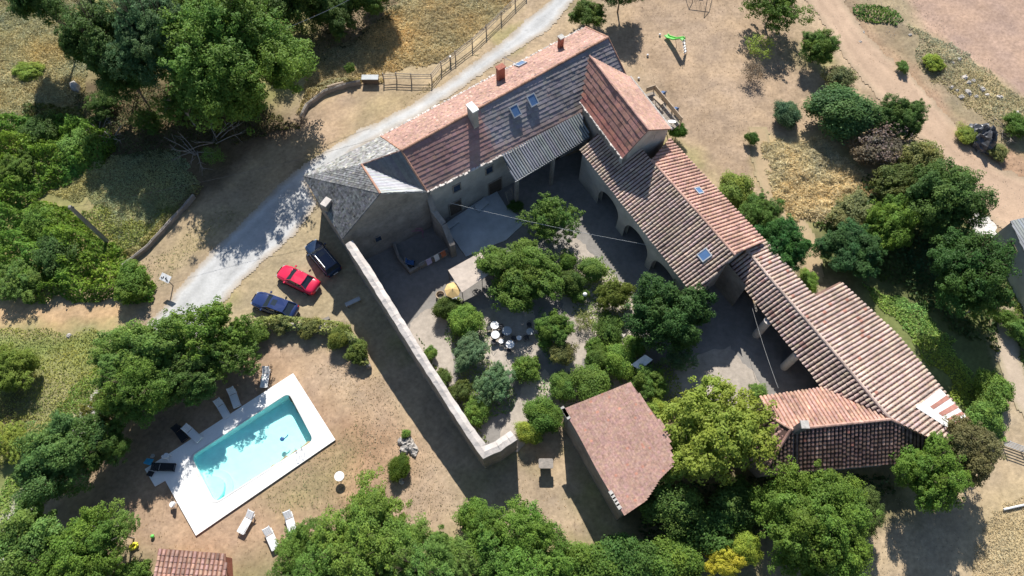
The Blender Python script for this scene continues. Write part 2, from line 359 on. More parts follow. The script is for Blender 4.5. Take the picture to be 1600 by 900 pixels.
def soft_sheet(name, poly, z, core, edge, m='asphalt', soft=.9, rag=.5, tracks=True, g=.2, kind='structure'):
    w = W2(poly); xs = [p[0] for p in w]; ys = [p[1] for p in w]; gx = np.arange(min(xs)-.5, max(xs)+.5, g); gy = np.arange(min(ys)-.5, max(ys)+.5, g); X, Y = np.meshgrid(gx, gy)
    d = sdist(X, Y, w)+.35+(fbm(X, Y, .8, 61, 3)-.5)*rag+(fbm(X, Y, 5, 66, 2)-.5)*rag; ok = d > 0; t = np.clip((d-.05)/soft, 0, 1)[..., None]; t = np.clip(t+(fbm(X, Y, .6, 63)[..., None]-.5)*.55*(1-t), 0, 1)
    C = np.array(edge)*(1-t)+np.array(core)*t; C = C*(.86+.28*fbm(X, Y, 4, 64, 4))[..., None]
    if tracks: C = C*(1-.10*np.exp(-((d-1.6)/.35)**2))[..., None]*(1+.07*np.exp(-((d-.9)/.3)**2))[..., None]
    crack = np.abs(fbm(X, Y, 2.4, 68, 3)-.5) < .006; C[crack] *= .86 if name == 'road' else 1
    idx = -np.ones(X.shape, int); idx[ok] = np.arange(ok.sum()); V = np.stack([X[ok], Y[ok], np.full(ok.sum(), z)], 1); q = np.stack([idx[:-1, :-1], idx[:-1, 1:], idx[1:, 1:], idx[1:, :-1]], -1).reshape(-1, 4); q = q[(q >= 0).all(1)]
    me = bpy.data.meshes.new(name); me.from_pydata(V.tolist(), [], q.tolist()); me.update(); at = me.attributes.new('tint', 'FLOAT_COLOR', 'POINT'); at.data.foreach_set('color', np.concatenate([C[ok], np.ones((len(V), 1))], 1).astype(np.float32).ravel())
    me.materials.append(MATS[m]); o = bpy.data.objects.new(name, me); col.objects.link(o); o['kind'] = kind; return o
soft_sheet('road', ROAD_PTS, .012, (.47, .47, .465), (.40, .33, .25))
soft_sheet('footpath', [(182, 588), (172, 585), (140, 630), (112, 668), (118, 676), (145, 650), (185, 605)], .03, (.50, .48, .45), (.36, .33, .24), tracks=False, soft=.4, rag=.3)
soft_sheet('footpath', [(118, 672), (70, 730), (30, 790), (0, 850), (-20, 880), (10, 880), (45, 800), (85, 740), (130, 680)], .025, (.50, .48, .45), (.36, .33, .24), tracks=False, soft=.4, rag=.3)
soft_sheet('dirt_path', [(1172, 200), (1196, 200), (1205, 240), (1240, 318), (1280, 385), (1284, 440), (1253, 446), (1257, 395), (1218, 340), (1182, 270)], .03, (.40, .30, .185), (.33, .27, .16), tracks=False, soft=.5, rag=.4)
soft_sheet('dirt_track', [(1250, -20), (1305, -20), (1345, 45), (1420, 120), (1500, 200), (1570, 270), (1640, 290), (1660, 380), (1560, 350), (1480, 250), (1410, 185), (1330, 100)], .03, (.46, .33, .235), (.36, .275, .19), tracks=True, soft=1.2, rag=.9)
soft_sheet('dirt_track', [(1560, 480), (1580, 480), (1592, 560), (1640, 650), (1620, 680), (1580, 620), (1560, 560)], .03, (.47, .38, .29), (.33, .28, .17), tracks=False, soft=.7, rag=.6)
sheet('courtyard', [(540, 385), (600, 350), (670, 330), (800, 270), (930, 230), (1080, 440), (1150, 440), (1290, 610), (1190, 640), (1050, 640), (905, 640), (810, 680), (757, 712), (640, 530)], .012, 'yard', wob=.05)
sheet('garden_path', [(820, 590), (850, 575), (862, 600), (850, 640), (815, 700), (775, 712), (790, 660), (812, 620)], .02, 'gravel', wob=.12, step=.3)
sheet('garden_path', [(900, 368), (925, 395), (985, 460), (1000, 500), (985, 560), (910, 560), (905, 590), (880, 590), (885, 540), (880, 500), (870, 430), (870, 390)], .02, 'gravel', wob=.12, step=.3)
sheet('gravel_yard', [(745, 480), (830, 480), (850, 545), (800, 585), (745, 570)], .02, 'gravel', wob=.15, step=.3)
sheet('gravel_yard', [(640, 505), (690, 468), (700, 480), (708, 560), (712, 640), (755, 690), (745, 700), (640, 530)], .02, 'gravel', wob=.1, step=.3)  # gravel outlined as the sunlit corner, sunlight put into its paler colour
sheet('dirt_path', [(1060, 560), (1140, 540), (1190, 600), (1200, 640), (1060, 640), (1045, 600)], .02, 'gravel', wob=.15, step=.3)  # paler gravel painting the sunlit patch along the gallery's shadow edge
sheet('terrace', [(694, 352), (775, 297), (790, 322), (822, 348), (790, 376), (728, 402)], .12, 'concrete', wob=.03, thick=.2)

# ------------------------------------------------------------------ ROOFS
def fit2(poly, eaveA, eaveB):
    pts = [np.array(p, float) for p in poly]; o = np.array(eaveA, float); n = np.zeros(3)
    for i in range(len(pts)): n += np.cross(pts[i]-pts[0], pts[(i+1) % len(pts)]-pts[0])
    n /= np.linalg.norm(n); n = n if n[2] > 0 else -n
    u = np.array(eaveB, float)-o; u -= n*(u@n); u /= np.linalg.norm(u); v = np.cross(n, u)
    if v[2] < 0: v = -v; 
    q = [((p-o)@u, (p-o)@v) for p in pts]
    return o, u, v, n, q
def clipu(q, uu):
    vs = []; n = len(q)
    for i in range(n):
        (a, b), (c, d) = q[i], q[(i+1) % n]
        if (a <= uu < c) or (c <= uu < a): vs.append(b+(d-b)*(uu-a)/(c-a))
    vs.sort(); return [(vs[i], vs[i+1]) for i in range(0, len(vs)-1, 2)]
def clipv(q, vv):
    return clipu([(b, a) for a, b in q], vv)
def canal(name, poly, eA, eB, m, parent, w=.42, L=.42, amp=.11, tv=.22, base=.5, sheetmode=False, wob=.02, palette=None):
    """rows of half-round cover tiles running up the slope over a deck darkened to paint the shade in the channels"""
    o, u, v, n, q = fit2(poly, eA, eB); mb = MB()
    mb.slab([p-n*.02 for p in poly], .10, base, n)  # base darkens the deck: shade between the ribs put into its colour
    umin = min(a for a, b in q); umax = max(a for a, b in q); k = max(1, round((umax-umin)/w)); ww = (umax-umin)/k
    K = 5
    for i in range(k):
        uc = umin+(i+.5)*ww; off = jit(wob); rt = jit(tv*.4)
        for lo, hi in clipu(q, uc):
            if hi-lo < .1: continue
            lo -= jit(0, .07) if not sheetmode else 0; cnt = max(1, round((hi-lo)/L)) if not sheetmode else 1; s = (hi-lo)/cnt; d = jit(wob)
            for j in range(cnt):
                a = lo+j*s-(.04 if j and not sheetmode else 0); b = lo+(j+1)*s; d2 = off+jit(wob*.5)
                vs = []
                for (vv, rr, lift) in ((a, 1.0, .035 if not sheetmode else 0), (b, .86 if not sheetmode else 1., 0)):
                    for t in range(K+1):
                        th = math.pi*t/K; vs.append(o+u*(uc+d2-math.cos(th)*ww*.36*rr)+v*vv+n*(math.sin(th)*amp*rr+lift-.01))
                fs = [(t, t+1, t+K+2, t+K+1) for t in range(K)]+[tuple(range(K, -1, -1))]
                if (np.cross(u, v)@n) < 0: fs = [f[::-1] for f in fs]
                g = 1+rt+jit(tv); c = (g, g*(1+jit(.06)), g*(1+jit(.08)))
                if palette and random.random() < palette[0]: c = tuple(x*g for x in random.choice(palette[1]))
                mb.add(vs, fs, c)
    return mb.build(name, m, parent)
def courses(name, poly, eA, eB, m, parent, row=.6, tw=.4, step=.07, tv=.2, palette=None, wave=0., grad=None):
    """flat tiles or slates in horizontal courses, every course lapping over the one below"""
    o, u, v, n, q = fit2(poly, eA, eB); mb = MB(); mb.slab([p-n*.03 for p in poly], .10, .5, n)
    vmin = min(b for a, b in q); vmax = max(b for a, b in q); k = max(1, round((vmax-vmin)/row)); rr = (vmax-vmin)/k
    for j in range(k):
        v0 = vmin+j*rr; v1 = v0+rr; vm = (v0+v1)/2; rt = jit(tv*.5); rs = step*(1+jit(.25))
        for lo, hi in clipv(q, vm):
            if hi-lo < .1: continue
            cnt = max(1, round((hi-lo)/tw)); s = (hi-lo)/cnt; sh = jit(.3)*s
            for i in range(cnt):
                a = lo+i*s+(sh if i else 0); b = lo+(i+1)*s+(sh if i < cnt-1 else 0); h = rs*(1+jit(.3)); sg = wave*math.sin((a+j*.7)*.8)
                A = o+u*a+v*(v0-.02+sg)+n*h; B = o+u*b+v*(v0-.02+sg)+n*h; Cc = o+u*b+v*(v1+.02+sg)+n*.004; D = o+u*a+v*(v1+.02+sg)+n*.004
                A2 = A-n*(h+.02); B2 = B-n*(h+.02); g = 1+rt+jit(tv); c = (g, g*(1+jit(.05)), g*(1+jit(.07)))
                if palette and random.random() < palette[0]: c = tuple(x*g for x in random.choice(palette[1]))
                if grad: c = tuple(x*y for x, y in zip(c, grad((a+b)/2, vm)))
                mb.quad(A, B, Cc, D, c); mb.quad(A2, B2, B, A, c); mb.quad(A2, A, D, D-n*.02, c); mb.quad(B, B2, Cc-n*.02, Cc, c)
    return mb.build(name, m, parent)
def caps(name, line, m, parent, r=.16, L=.45):
    mb = MB()
    for a, b in zip(line[:-1], line[1:]):
        a = np.array(a); b = np.array(b); d = np.linalg.norm(b-a); k = max(1, int(d/L))
        for i in range(k):
            p = a+(b-a)*i/k; q = a+(b-a)*(i+1.08)/k; g = 1+jit(.2)
            mb.tube([p+[0, 0, jit(.015)], q], [r*1.08, r*.92], 8, (g, g, g))
    return mb.build(name, m, parent)
def wall(name, tops, m, parent, base=0., th=.5, inner=None):
    """vertical wall below a run of eave points, as one closed thick sheet"""
    mb = MB()
    cx = np.mean([t[:2] for t in (inner if inner is not None else tops)], axis=0)
    for a, b in zip(tops[:-1], tops[1:]):
        a = np.array(a); b = np.array(b); d = (b-a)[:2]; L = np.linalg.norm(d); nn = np.array([-d[1], d[0]])/L
        if ((cx-a[:2])@nn) < 0: nn = -nn
        N3 = np.array([nn[0], nn[1], 0])*th
        lo = lambda p: np.array([p[0], p[1], base])
        mb.add([a, b, lo(b), lo(a), a+N3, b+N3, lo(b)+N3, lo(a)+N3], [(0, 1, 2, 3), (7, 6, 5, 4), (0, 4, 5, 1), (1, 5, 6, 2), (3, 2, 6, 7), (4, 0, 3, 7)])
    return mb.build(name, m, parent)
def shrink(p, c, k=.3):                 # eave point -> wall line set back under the eave
    p = np.array(p, float); d = np.array(c)[:2]-p[:2]; d /= np.linalg.norm(d); return np.array([p[0]+d[0]*k, p[1]+d[1]*k, p[2]-.12])
def facade_window(a, b, t, z, w, h, parent, label=None, door=False):
    """window on the outside face of the wall a->b (t along it): frame, sill and dark pane"""
    a = np.array(a, float); b = np.array(b, float); d = (b-a); d[2] = 0; L = np.linalg.norm(d); d /= L; nn = np.array([d[1], -d[0], 0])
    if nn@(np.array([0, 0, 0])-a)*1. < 0: nn = -nn          # outside faces the courtyard side
    c = a+d*L*t; c[2] = z; up = np.array([0, 0, 1.])
    fr = MB(); rz = math.atan2(d[1], d[0])
    for s in (-1, 1): fr.box(c+d*s*(w/2+.05)+nn*.03, (.1, .16, h+.2), rz)
    for s in (-1, 1): fr.box(c+up*s*(h/2+.05)+nn*.03, (w, .16, .1), rz)
    f = fr.build('door_frame' if door else 'window_frame', 'wood_grey', parent)
    pn = MB(); pn.box(c+nn*.012, (w, .06, h), rz, 1.); pn.build('door_panel' if door else 'pane', 'wood_dark' if door else 'glass', f)
    return f
def skylight(pl, px, py, w, h, udir, vdir, parent, lift=.1):
    n, _ = pl; c = hit(px, py, pl)+n*lift; u = udir/np.linalg.norm(udir); v = vdir/np.linalg.norm(vdir)
    fr = MB(); B = MB()
    def bar(cc, lu, lv, m_, t=.09):
        pts = [cc+u*su*lu/2+v*sv*lv/2+n*t/2 for su, sv in ((-1, -1), (1, -1), (1, 1), (-1, 1))]; m_.slab(pts, t+.1, 1., n)
    for s in (-1, 1): bar(c+u*s*(w/2+.05), .1, h+.2, fr); bar(c+v*s*(h/2+.05), w, .1, fr)
    f = fr.build('skylight', 'grey_plastic', parent); bar(c, w, h, B, .03); B.build('pane', 'sky_glass', f); return f
def chimney(parent, px, py, ztop, zbase, size, rz, m, capm, cap=.15, name='chimney'):
    c = P(px, py, ztop); b = MB(); b.box((c[0], c[1], (ztop+zbase)/2-cap/2), (size[0], size[1], ztop-zbase-cap), rz)
    o = b.build(name, m, parent); k = MB(); k.box((c[0], c[1], ztop-cap/2), (size[0]+.14, size[1]+.14, cap), rz); k.build('chimney_cap', capm, o); return o

# --- main farmhouse
NP = plane(P(595, 213, 6.3), P(915, 42, 6.3), P(627, 235, 9))
R1 = hit(627, 235, NP); R2 = hit(950, 58, NP); NA = hit(595, 213, NP); NB = hit(915, 42, NP)
S1 = P(667, 299, 6.3); SP = plane(R1, R2, S1); S2 = hit(990, 142, SP)
house = empty('farmhouse', (*((R1+R2)/2)[:2], 0), 'long two storey stone farmhouse with pink north slope and grey brown stepped tile slope', 'farmhouse')
main_rz = math.atan2((R2-R1)[1], (R2-R1)[0])
cen = ((R1+R2)/2)[:2]
courses('north_roof', [NA, NB, R2, R1], NA, NB, 'tile_rose', house, row=.28, tw=.22, step=.03, tv=.14, palette=(.09, [(1.35, 1.2, 1.15), (.6, .6, .65), (1.4, 1.5, 1.5)]))
tch = np.linalg.norm((hit(738, 215, SP)-S1))
def sgrad(a, vm):
    f = min(max((a-7.7)/.6, 0), 1); low = min(max((1.5-vm)/1.3, 0), 1)
    c = np.array([1.32, .86, .78])*(1-f)+np.array([1., 1.0, 1.04])*f
    return tuple(c*(1-low)+np.array([1.35, .98, .85])*low)
courses('south_roof', [S1, S2, R2, R1], S1, S2, 'tile_grey', house, row=.39, tw=.42, step=.045, tv=.05, palette=(.02, [(1.3, 1.1, 1.), (.7, .7, .7)]), grad=sgrad)
caps('ridge', [R1, R2], 'terracotta', house, .13)
caps('verge', [S1, R1, NA], 'terracotta', house, .10)
caps('verge', [S2, R2, NB], 'terracotta', house, .09)
ev = MB()
for i in range(150):
    p = S1+(S2-S1)*i/150; ev.box((p[0]+jit(.08), p[1]+jit(.08), p[2]-.02+jit(.04)), (.2, .3, .12), main_rz+jit(.2), 1+jit(.35))
ev.build('eave_stones', 'wall_cap', house)
ev = MB()
for i in range(170):
    p = NA+(NB-NA)*i/170; ev.box((p[0]+jit(.1), p[1]+jit(.1), p[2]-.02+jit(.04)), (.18, .24, .12), main_rz+jit(.4), 1+jit(.4))
ev.build('eave_stones', 'wall_cap', house)
wS1 = shrink(S1, cen, .35); wS2 = shrink(S2, cen, .35); wS1[2] -= .1; wS2[2] -= .1
wall('courtyard_wall', [wS1, wS2], 'plaster', house, inner=[R1, R2])
wN1 = shrink(NA, cen, .35); wN2 = shrink(NB, cen, .35); wall('road_wall', [wN1, wN2], 'plaster', house, inner=[R1, R2])
wall('gable_wall', [shrink(S2, cen, .3), shrink(R2, cen, .3), shrink(NB, cen, .3)], 'plaster', house, inner=[R1, R2])
wall('gable_wall', [shrink(S1, cen, .6), shrink(R1, cen, .6), shrink(NA, cen, .6)], 'plaster', house, inner=[R1, R2])
for t, z, w, h in ((.118, 4.3, .75, 1.0), (.275, 4.5, .75, 1.0), (.37, 4.6, .4, .4)): facade_window(wS1, wS2, t, z, w, h, house)
for t, w in ((.1, 1.3), (.3, 1.5), (.62, 1.0)): facade_window(wS1, wS2, t, 1.1, w, 2.1, house, door=True)
chimney(house, 738, 167, 10.5, 7.2, (.55, 1.05), main_rz, 'plaster', 'deck_white')
chimney(house, 782, 104, 8.9, 6.6, (.75, .5), main_rz, 'brick', 'brick', .1)
ch = chimney(house, 877, 57, 8.6, 6.5, (.45, .45), main_rz, 'brick', 'mortar', .12)
uS = R2-R1; vS = np.cross(SP[0], uS)
for px, py in ((804, 174), (831, 157)): skylight(SP, px, py, .75, .95, uS, vS, house, .25)
skylight(NP, 814, 101, .85, .8, uS, np.cross(NP[0], uS), house, .12)
ta = MB(); b0 = P(797, 92, 8.4); ta.tube([P(788, 105, 7.4), P(788, 90, 9)], .03); ta.tube([P(788, 90, 9), P(806, 99, 8.5)], .025); ta.build('aerial', 'steel', house)
# hipped annex roofs at the west end of the farmhouse
K0 = hit(565, 257, NP); 
b5 = P(535, 373, 5.3)
bestz = min(np.arange(7, 10, .02), key=lambda z: abs((P(594, 302, z)[0]-S1[0])*(b5-S1)[1]-(P(594, 302, z)[1]-S1[1])*(b5-S1)[0]))
K1 = P(594, 302, bestz)
slate = empty('slate_house', (*((K0+K1+b5)/3)[:2], 0), 'weathered slate roofed stone house end beside the lane with a north slope coloured pale for sunlight', 'house')
cw = (K0[:2]+K1[:2]+S1[:2]+b5[:2])/4
K2 = hit(473, 275, NP)
courses('hip_roof', [K0, R1, S1], S1, R1, 'metal_dark', slate, row=.34, tw=3., step=.05, tv=.08)
canal('lean_roof', [K0, S1, K1], K1, K0, 'sheet_light', slate, w=.25, amp=.025, tv=.04, base=.9, sheetmode=True, wob=0)
courses('north_roof', [K2, NA, R1, K0], K2, NA, 'slate_lit', slate, row=.25, tw=.22, step=.03, tv=.3, palette=(.12, [(1.4, 1.35, 1.2), (.55, .55, .5)]))
lg = MB()
courses('west_roof', [K2, K0, K1], K2, K1, 'slate', slate, row=.22, tw=.2, step=.03, tv=.32, palette=(.06, [(1.5, 1.4, 1.2), (.5, .5, .5)]))
courses('west_roof', [K2, K1, b5], K2, b5, 'slate', slate, row=.22, tw=.2, step=.03, tv=.32, palette=(.06, [(1.5, 1.4, 1.2), (.5, .5, .5)]))
caps('ridge', [K0, K1], 'terracotta', slate, .11); caps('ridge', [K0, R1], 'tile_dark', slate, .07); caps('flashing', [K0, S1], 'mortar', slate, .05, .9)
caps('rake', [b5, K1], 'slate', slate, .07); caps('rake', [K1, S1], 'slate', slate, .06)
wall('courtyard_wall', [b5-[0, 0, .1], K1-[0, 0, .1], S1-[0, 0, .1]], 'stone', slate, inner=[K0, K2])
wall('road_wall', [shrink(K2, cw, .3), shrink(NA, cw, .3)], 'stone', slate, inner=[K1])
wall('west_wall', [shrink(K2, cw, .3), shrink(b5, cw, .1)], 'stone', slate, inner=[K1])
chimney(slate, 509, 315, 6.9, 4.6, (.8, .5), R_(60), 'stone', 'wall_cap', .15)
facade_window(b5, S1, .35, 2.6, .6, .8, slate)
wall('buttress_wall', [P(664, 300, 5.6), P(673, 330, 4.2), P(690, 352, 3.4), P(703, 385, 2.3)], 'stone', slate, th=.55, inner=[P(760, 300, 0)])

# --- cross wing with the steep gable
X1 = P(921, 87, 9.9); X2 = P(1013, 203, 9.9); X3 = P(973, 247, 7.1); X4 = P(908, 160, 7.1)
XP = plane(X1, X2, X3); X4 = hit(908, 160, XP); XW = hit(914, 125, XP)
XE = plane(X1, X2, P(1049, 201, 7.0)); X5 = hit(1049, 201, XE); X6 = hit(985, 120, XE)
wing = empty('cross_wing', (*((X1+X2)/2)[:2], 0), 'tall gabled wing with dark red tile roof crossing the east end of the farmhouse', 'wing')
cx = ((X1+X2+X3+X5)/4)[:2]
courses('west_roof', [X4, X3, X2, X1], X4, X3, 'tile_brown', wing, row=.5, tw=.42, step=.055, tv=.13, palette=(.05, [(1.3, 1.2, 1.1), (.7, .7, .7)]), grad=lambda a, v_: (1., .9, .88) if v_ > .9 else (1.35, .98, .9))
courses('east_roof', [X5, X6, X1, X2], X5, X6, 'tile_bright', wing, row=.35, tw=.3, step=.025, tv=.05, palette=(.02, [(1.3, 1.25, 1.2)]))
caps('ridge', [X1, X2], 'tile_brown', wing, .1)
caps('verge', [X3, X2], 'tile_brown', wing, .05); caps('gutter', [X6, X5], 'mortar', wing, .11, .8)
wall('gable_wall', [shrink(X3, cx, .3), shrink(X2, cx, .3), shrink(X5, cx, .3)], 'plaster', wing, inner=[X1])
wall('side_wall', [shrink(X4, cx, .25), shrink(X3, cx, .3)], 'stone', wing, inner=[X1, X2])
wall('side_wall', [shrink(X6, cx, .3), shrink(X5, cx, .3)], 'plaster', wing, inner=[X1, X2])
em = MB()
for i in range(60):
    p = X4+(X3-X4)*i/60; em.box((p[0]+jit(.07), p[1]+jit(.07), p[2]-.06), (.25, .22, .14), jit(1), 1+jit(.35))
em.build('eave_stones', 'wall_cap', wing)
facade_window(shrink(X3, cx, .3), shrink(X5, cx, .3), .62, 7.2, .35, .4, wing)

# --- corrugated lean-to in front of the farmhouse
l = [P(784, 241, 5.95), P(907, 176, 5.95), P(922, 213, 4.9), P(805, 283, 4.9)]
lean = empty('lean_to', (*np.mean(l, axis=0)[:2], 0), 'open lean-to with grey corrugated metal roof against the farmhouse', 'lean-to')
canal('roof', l, l[3], l[2], 'metal_roof', lean, w=.27, amp=.07, tv=.05, base=.5, sheetmode=True, wob=0)
g = MB(); g.tube([l[3]-[0, .08, .05], l[2]-[0, .08, .05]], .07); g.build('gutter', 'metal_dark', lean)
for px, t in ((0, .02), (1, .5), (2, .97)):
    p = l[3]+(l[2]-l[3])*t; pm = MB(); pm.box((p[0], p[1]+.25, 2.35), (.32, .32, 4.7), main_rz); pm.build('post', 'stone', lean)

# --- east wing with arches
E1 = P(907, 235, 4.7); E2 = P(1085, 463, 4.7); E3 = P(1148, 398, 6.9); EP = plane(E1, E2, E3)
E0 = hit(985, 212, EP); E4 = hit(955, 187, EP)
F0 = hit(1018, 250, EP); FP = plane(F0+[0, 0, .06], E3+[0, 0, .06], P(1195, 376, 4.9)); F2 = hit(1195, 376, FP); F3 = hit(1046, 216, FP)
east = empty('east_wing', (*((E1+F2)/2)[:2], 0), 'long wing with ribbed orange canal tiles, round arches and two skylights', 'wing')
PALE = [(1.45, 1.4, 1.3), (.6, .6, .6), (1.2, 1.1, 1.05)]
canal('west_roof', [E1, E2, E3, E0, E4], E1, E2, 'tile_pink', east, w=.345, amp=.115, tv=.06, base=(.22, .17, .16), palette=(.05, PALE))
canal('east_roof', [F2, F3, F0+[0, 0, .06], E3+[0, 0, .06]], F2, F3, 'tile_bright', east, w=.37, amp=.095, tv=.05, base=(.8, .7, .68), palette=(.05, PALE))
caps('ridge', [F0, E3], 'tile_bright', east, .14)
ce = ((E1+E2+F2)/3)[:2]
def arch_wall(name, a, b, ztop, arches, m, parent, th=.55, inner=None):
    a = np.array(a, float); b = np.array(b, float); d = (b-a); d[2] = 0; L = np.linalg.norm(d); d /= L; nn = np.array([-d[1], d[0], 0])
    if (np.array(inner)-a[:2])@nn[:2] < 0: nn = -nn
    xs = set(np.linspace(0, L, 60))
    for c, r, sp in arches: xs |= set(np.linspace(c-r, c+r, 17))|{c-r-1e-3, c+r+1e-3}
    xs = sorted(x for x in xs if 0 <= x <= L)
    def zb(x):
        for c, r, sp in arches:
            if abs(x-c) < r: return sp+math.sqrt(max(r*r-(x-c)**2, 0))*.8
        return 0.
    mb = MB()
    for x0, x1 in zip(xs[:-1], xs[1:]):
        z0, z1 = zb(x0+1e-6), zb(x1-1e-6)
        f = [a+d*x0, a+d*x1]; p = lambda q, z: np.array([q[0], q[1], z])
        A, B, C_, D = p(f[0], ztop), p(f[1], ztop), p(f[1], z1), p(f[0], z0); T = nn*th
        mb.quad(A, B, C_, D); mb.quad(D+T, C_+T, B+T, A+T); mb.quad(D, C_, C_+T, D+T); mb.quad(A, A+T, B+T, B)
    return mb.build(name, m, parent)
wE1 = shrink(E1, ce, .3); wE2 = shrink(E2, ce, .35); LE = np.linalg.norm((wE2-wE1)[:2])
arch_wall('arcade_wall', wE1, wE2, 4.55, [(5.2, 1.7, 1.9), (10., 1.9, 1.8), (14.6, 1.9, 1.8)], 'plaster', east, inner=ce)
wall('back_wall', [shrink(F3, ce, .3), shrink(F2, ce, .3)], 'plaster', east, inner=[E1, E2])
wall('gable_wall', [shrink(E2, ce, .35), shrink(E3, ce, .35), shrink(F2, ce, .35)], 'plaster', east, inner=[E1])
iw = MB(); a = wE1+(F3-E1)*.55; b = wE2+(F3-E1)*.55; iw.quad([a[0], a[1], 4.5], [b[0], b[1], 4.5], [b[0], b[1], 0], [a[0], a[1], 0]); iw.build('inner_wall', 'stone', east)
uE = E2-E1; skylight(EP, 1101, 399, .75, .85, uE, np.cross(EP[0], uE), east, .17); skylight(FP, 1091, 299, .6, .6, uE, np.cross(FP[0], uE), east, .14)

# --- gallery with round pillars, continuing to the barn
G1 = P(1167, 391, 5.1); G2 = P(1385, 648, 5.1); G3 = P(1283, 604, 3.5); GP = plane(G1, G2, G3); G4 = hit(1138, 418, GP)
HP = plane(G1+[0, 0, .0], G2, P(1510, 655, 3.1)); H = [hit(x, y, HP) for x, y in ((1196, 377), (1270, 461), (1313, 440), (1400, 521), (1512, 656), (1468, 692), (1392, 655))]
gal = empty('gallery', (*((G1+G2)/2)[:2], 0), 'open pillared gallery roofed in pale pinkish canal tiles running down to the barn', 'gallery')
canal('west_roof', [G4, G3, G2, G1], G4, G3, 'tile_pink', gal, w=.375, amp=.125, tv=.09, base=(.2, .16, .16), palette=(.1, [(.75, .6, .6), (1.2, 1.2, 1.2)]))
canal('east_roof', [G1]+H+[G2], G1, G2, 'tile_pink', gal, w=.375, amp=.10, tv=.06, base=(.45, .36, .33), palette=(.07, [(1.25, 1.25, 1.25), (.9, .6, .55)]))
caps('ridge', [G1, hit(1205, 437, GP), hit(1250, 489, GP), hit(1303, 550, GP), G2, H[-1]], 'tile_pink', gal, .15)
up = np.array([0, 0, .12])
q = [hit(x, y, HP)+up for x, y in ((1430, 637), (1468, 608), (1512, 655), (1478, 668))]
pt = MB(); pt.slab(q, .05, 1, HP[0]); wp = pt.build('white_roof_sheet', 'white_sheet', gal)
lerp = lambda a, b, t: a+(b-a)*t
for t0, t1 in ((.22, .34), (.5, .64), (.76, .85), (.93, .99)):
    s0 = lerp(q[0], q[3], t0); s1 = lerp(q[0], q[3], t1); e0 = lerp(q[1], q[2], t0); e1 = lerp(q[1], q[2], t1); k = .3
    st = MB(); st.slab([lerp(s0, e0, k)+[0, 0, .02], e0+[0, 0, .02], e1+[0, 0, .02], lerp(s1, e1, k)+[0, 0, .02]], .05, 1, HP[0]); st.build('red_strip', 'red_sheet', wp)
cg = ((G1+G2)/2)[:2]
wall('back_wall', [shrink(H[0], cg, .3), shrink(H[1], cg, .3), shrink(H[2], cg, .3), shrink(H[3], cg, .3), shrink(H[4], cg, .3), shrink(H[5], cg, .3)], 'stone', gal, inner=[G1, G2])
for px, py in ((1197, 504), (1243, 556)):
    p = P(px, py, 3.2); pm = MB(); pm.cyl((p[0]+.15, p[1]+.1, 0), .38, 3.4, 14); pm.build('pillar', 'wall_cap', gal)
bm_ = MB(); bm_.tube([G4+[.2, .15, -.2], G3+[.2, .15, -.2]], .12); bm_.build('eave_beam', 'wood_dark', gal)

# --- barn
B1 = P(1236, 671, 5.2); B2 = H[-1].copy(); BS = P(1192, 741, 3.2); BP = plane(B1, B2, BS)
B3 = hit(1412, 722, BP); B4 = hit(1468, 692, BP); BN = plane(B1, B2, P(1288, 606, 3.6)); 
n0 = hit(1188, 620, BN); n1 = hit(1288, 605, BN); n2 = hit(1375, 637, BN); n3 = hit(1203, 651, BN)
barn = empty('barn', (*((B1+B2)/2)[:2], 0), 'low barn with bright orange north slope and dark blotched tile south slope', 'barn')
canal('north_roof', [n0, n1, n2, B2, B1, n3], n0, n1, 'tile_bright', barn, w=.335, amp=.09, tv=.07, base=(.8, .66, .6), palette=(.08, PALE))
canal('south_roof', [BS, B3, B4, B2, B1], BS, B3, 'tile_dark', barn, w=.335, amp=.10, L=.36, tv=.22, base=(.25, .22, .22), palette=(.12, [(1.9, 1.95, 1.9), (.5, .5, .5), (1.6, 1.1, 1.)]))
B5 = hit(1165, 745, BP); B5[2] = 3.2; canal('hip_roof', [BS, B1, n3, P(1150, 690, 3.2)], BS, P(1150, 690, 3.2), 'tile_brown', barn, w=.42, amp=.11, base=(.3, .3, .3))
caps('ridge', [B1, B2], 'tile_bright', barn, .14); caps('hip', [B1, BS], 'tile_brown', barn, .14); caps('hip', [B1, n3], 'tile_bright', barn, .13)
caps('hip', [B2, B4], 'tile_bright', barn, .14); caps('hip', [n2, n1], 'tile_bright', barn, .13)
cb = ((B1+B2)/2)[:2]
wall('south_wall', [shrink(BS, cb, .6), shrink(B3, cb, .6)], 'stone', barn, inner=[n0, n1]); wall('north_wall', [shrink(n0, cb, .4), shrink(n1, cb, .4)], 'stone', barn, inner=[B1])
wall('west_wall', [shrink(P(1150, 690, 3.2), cb, .5), shrink(BS, cb, .6)], 'stone', barn, inner=[B1, B2])
chimney(barn, 1258, 663, 7.1, 4.2, (.5, .5), 0, 'metal_dark', 'mortar', .15)

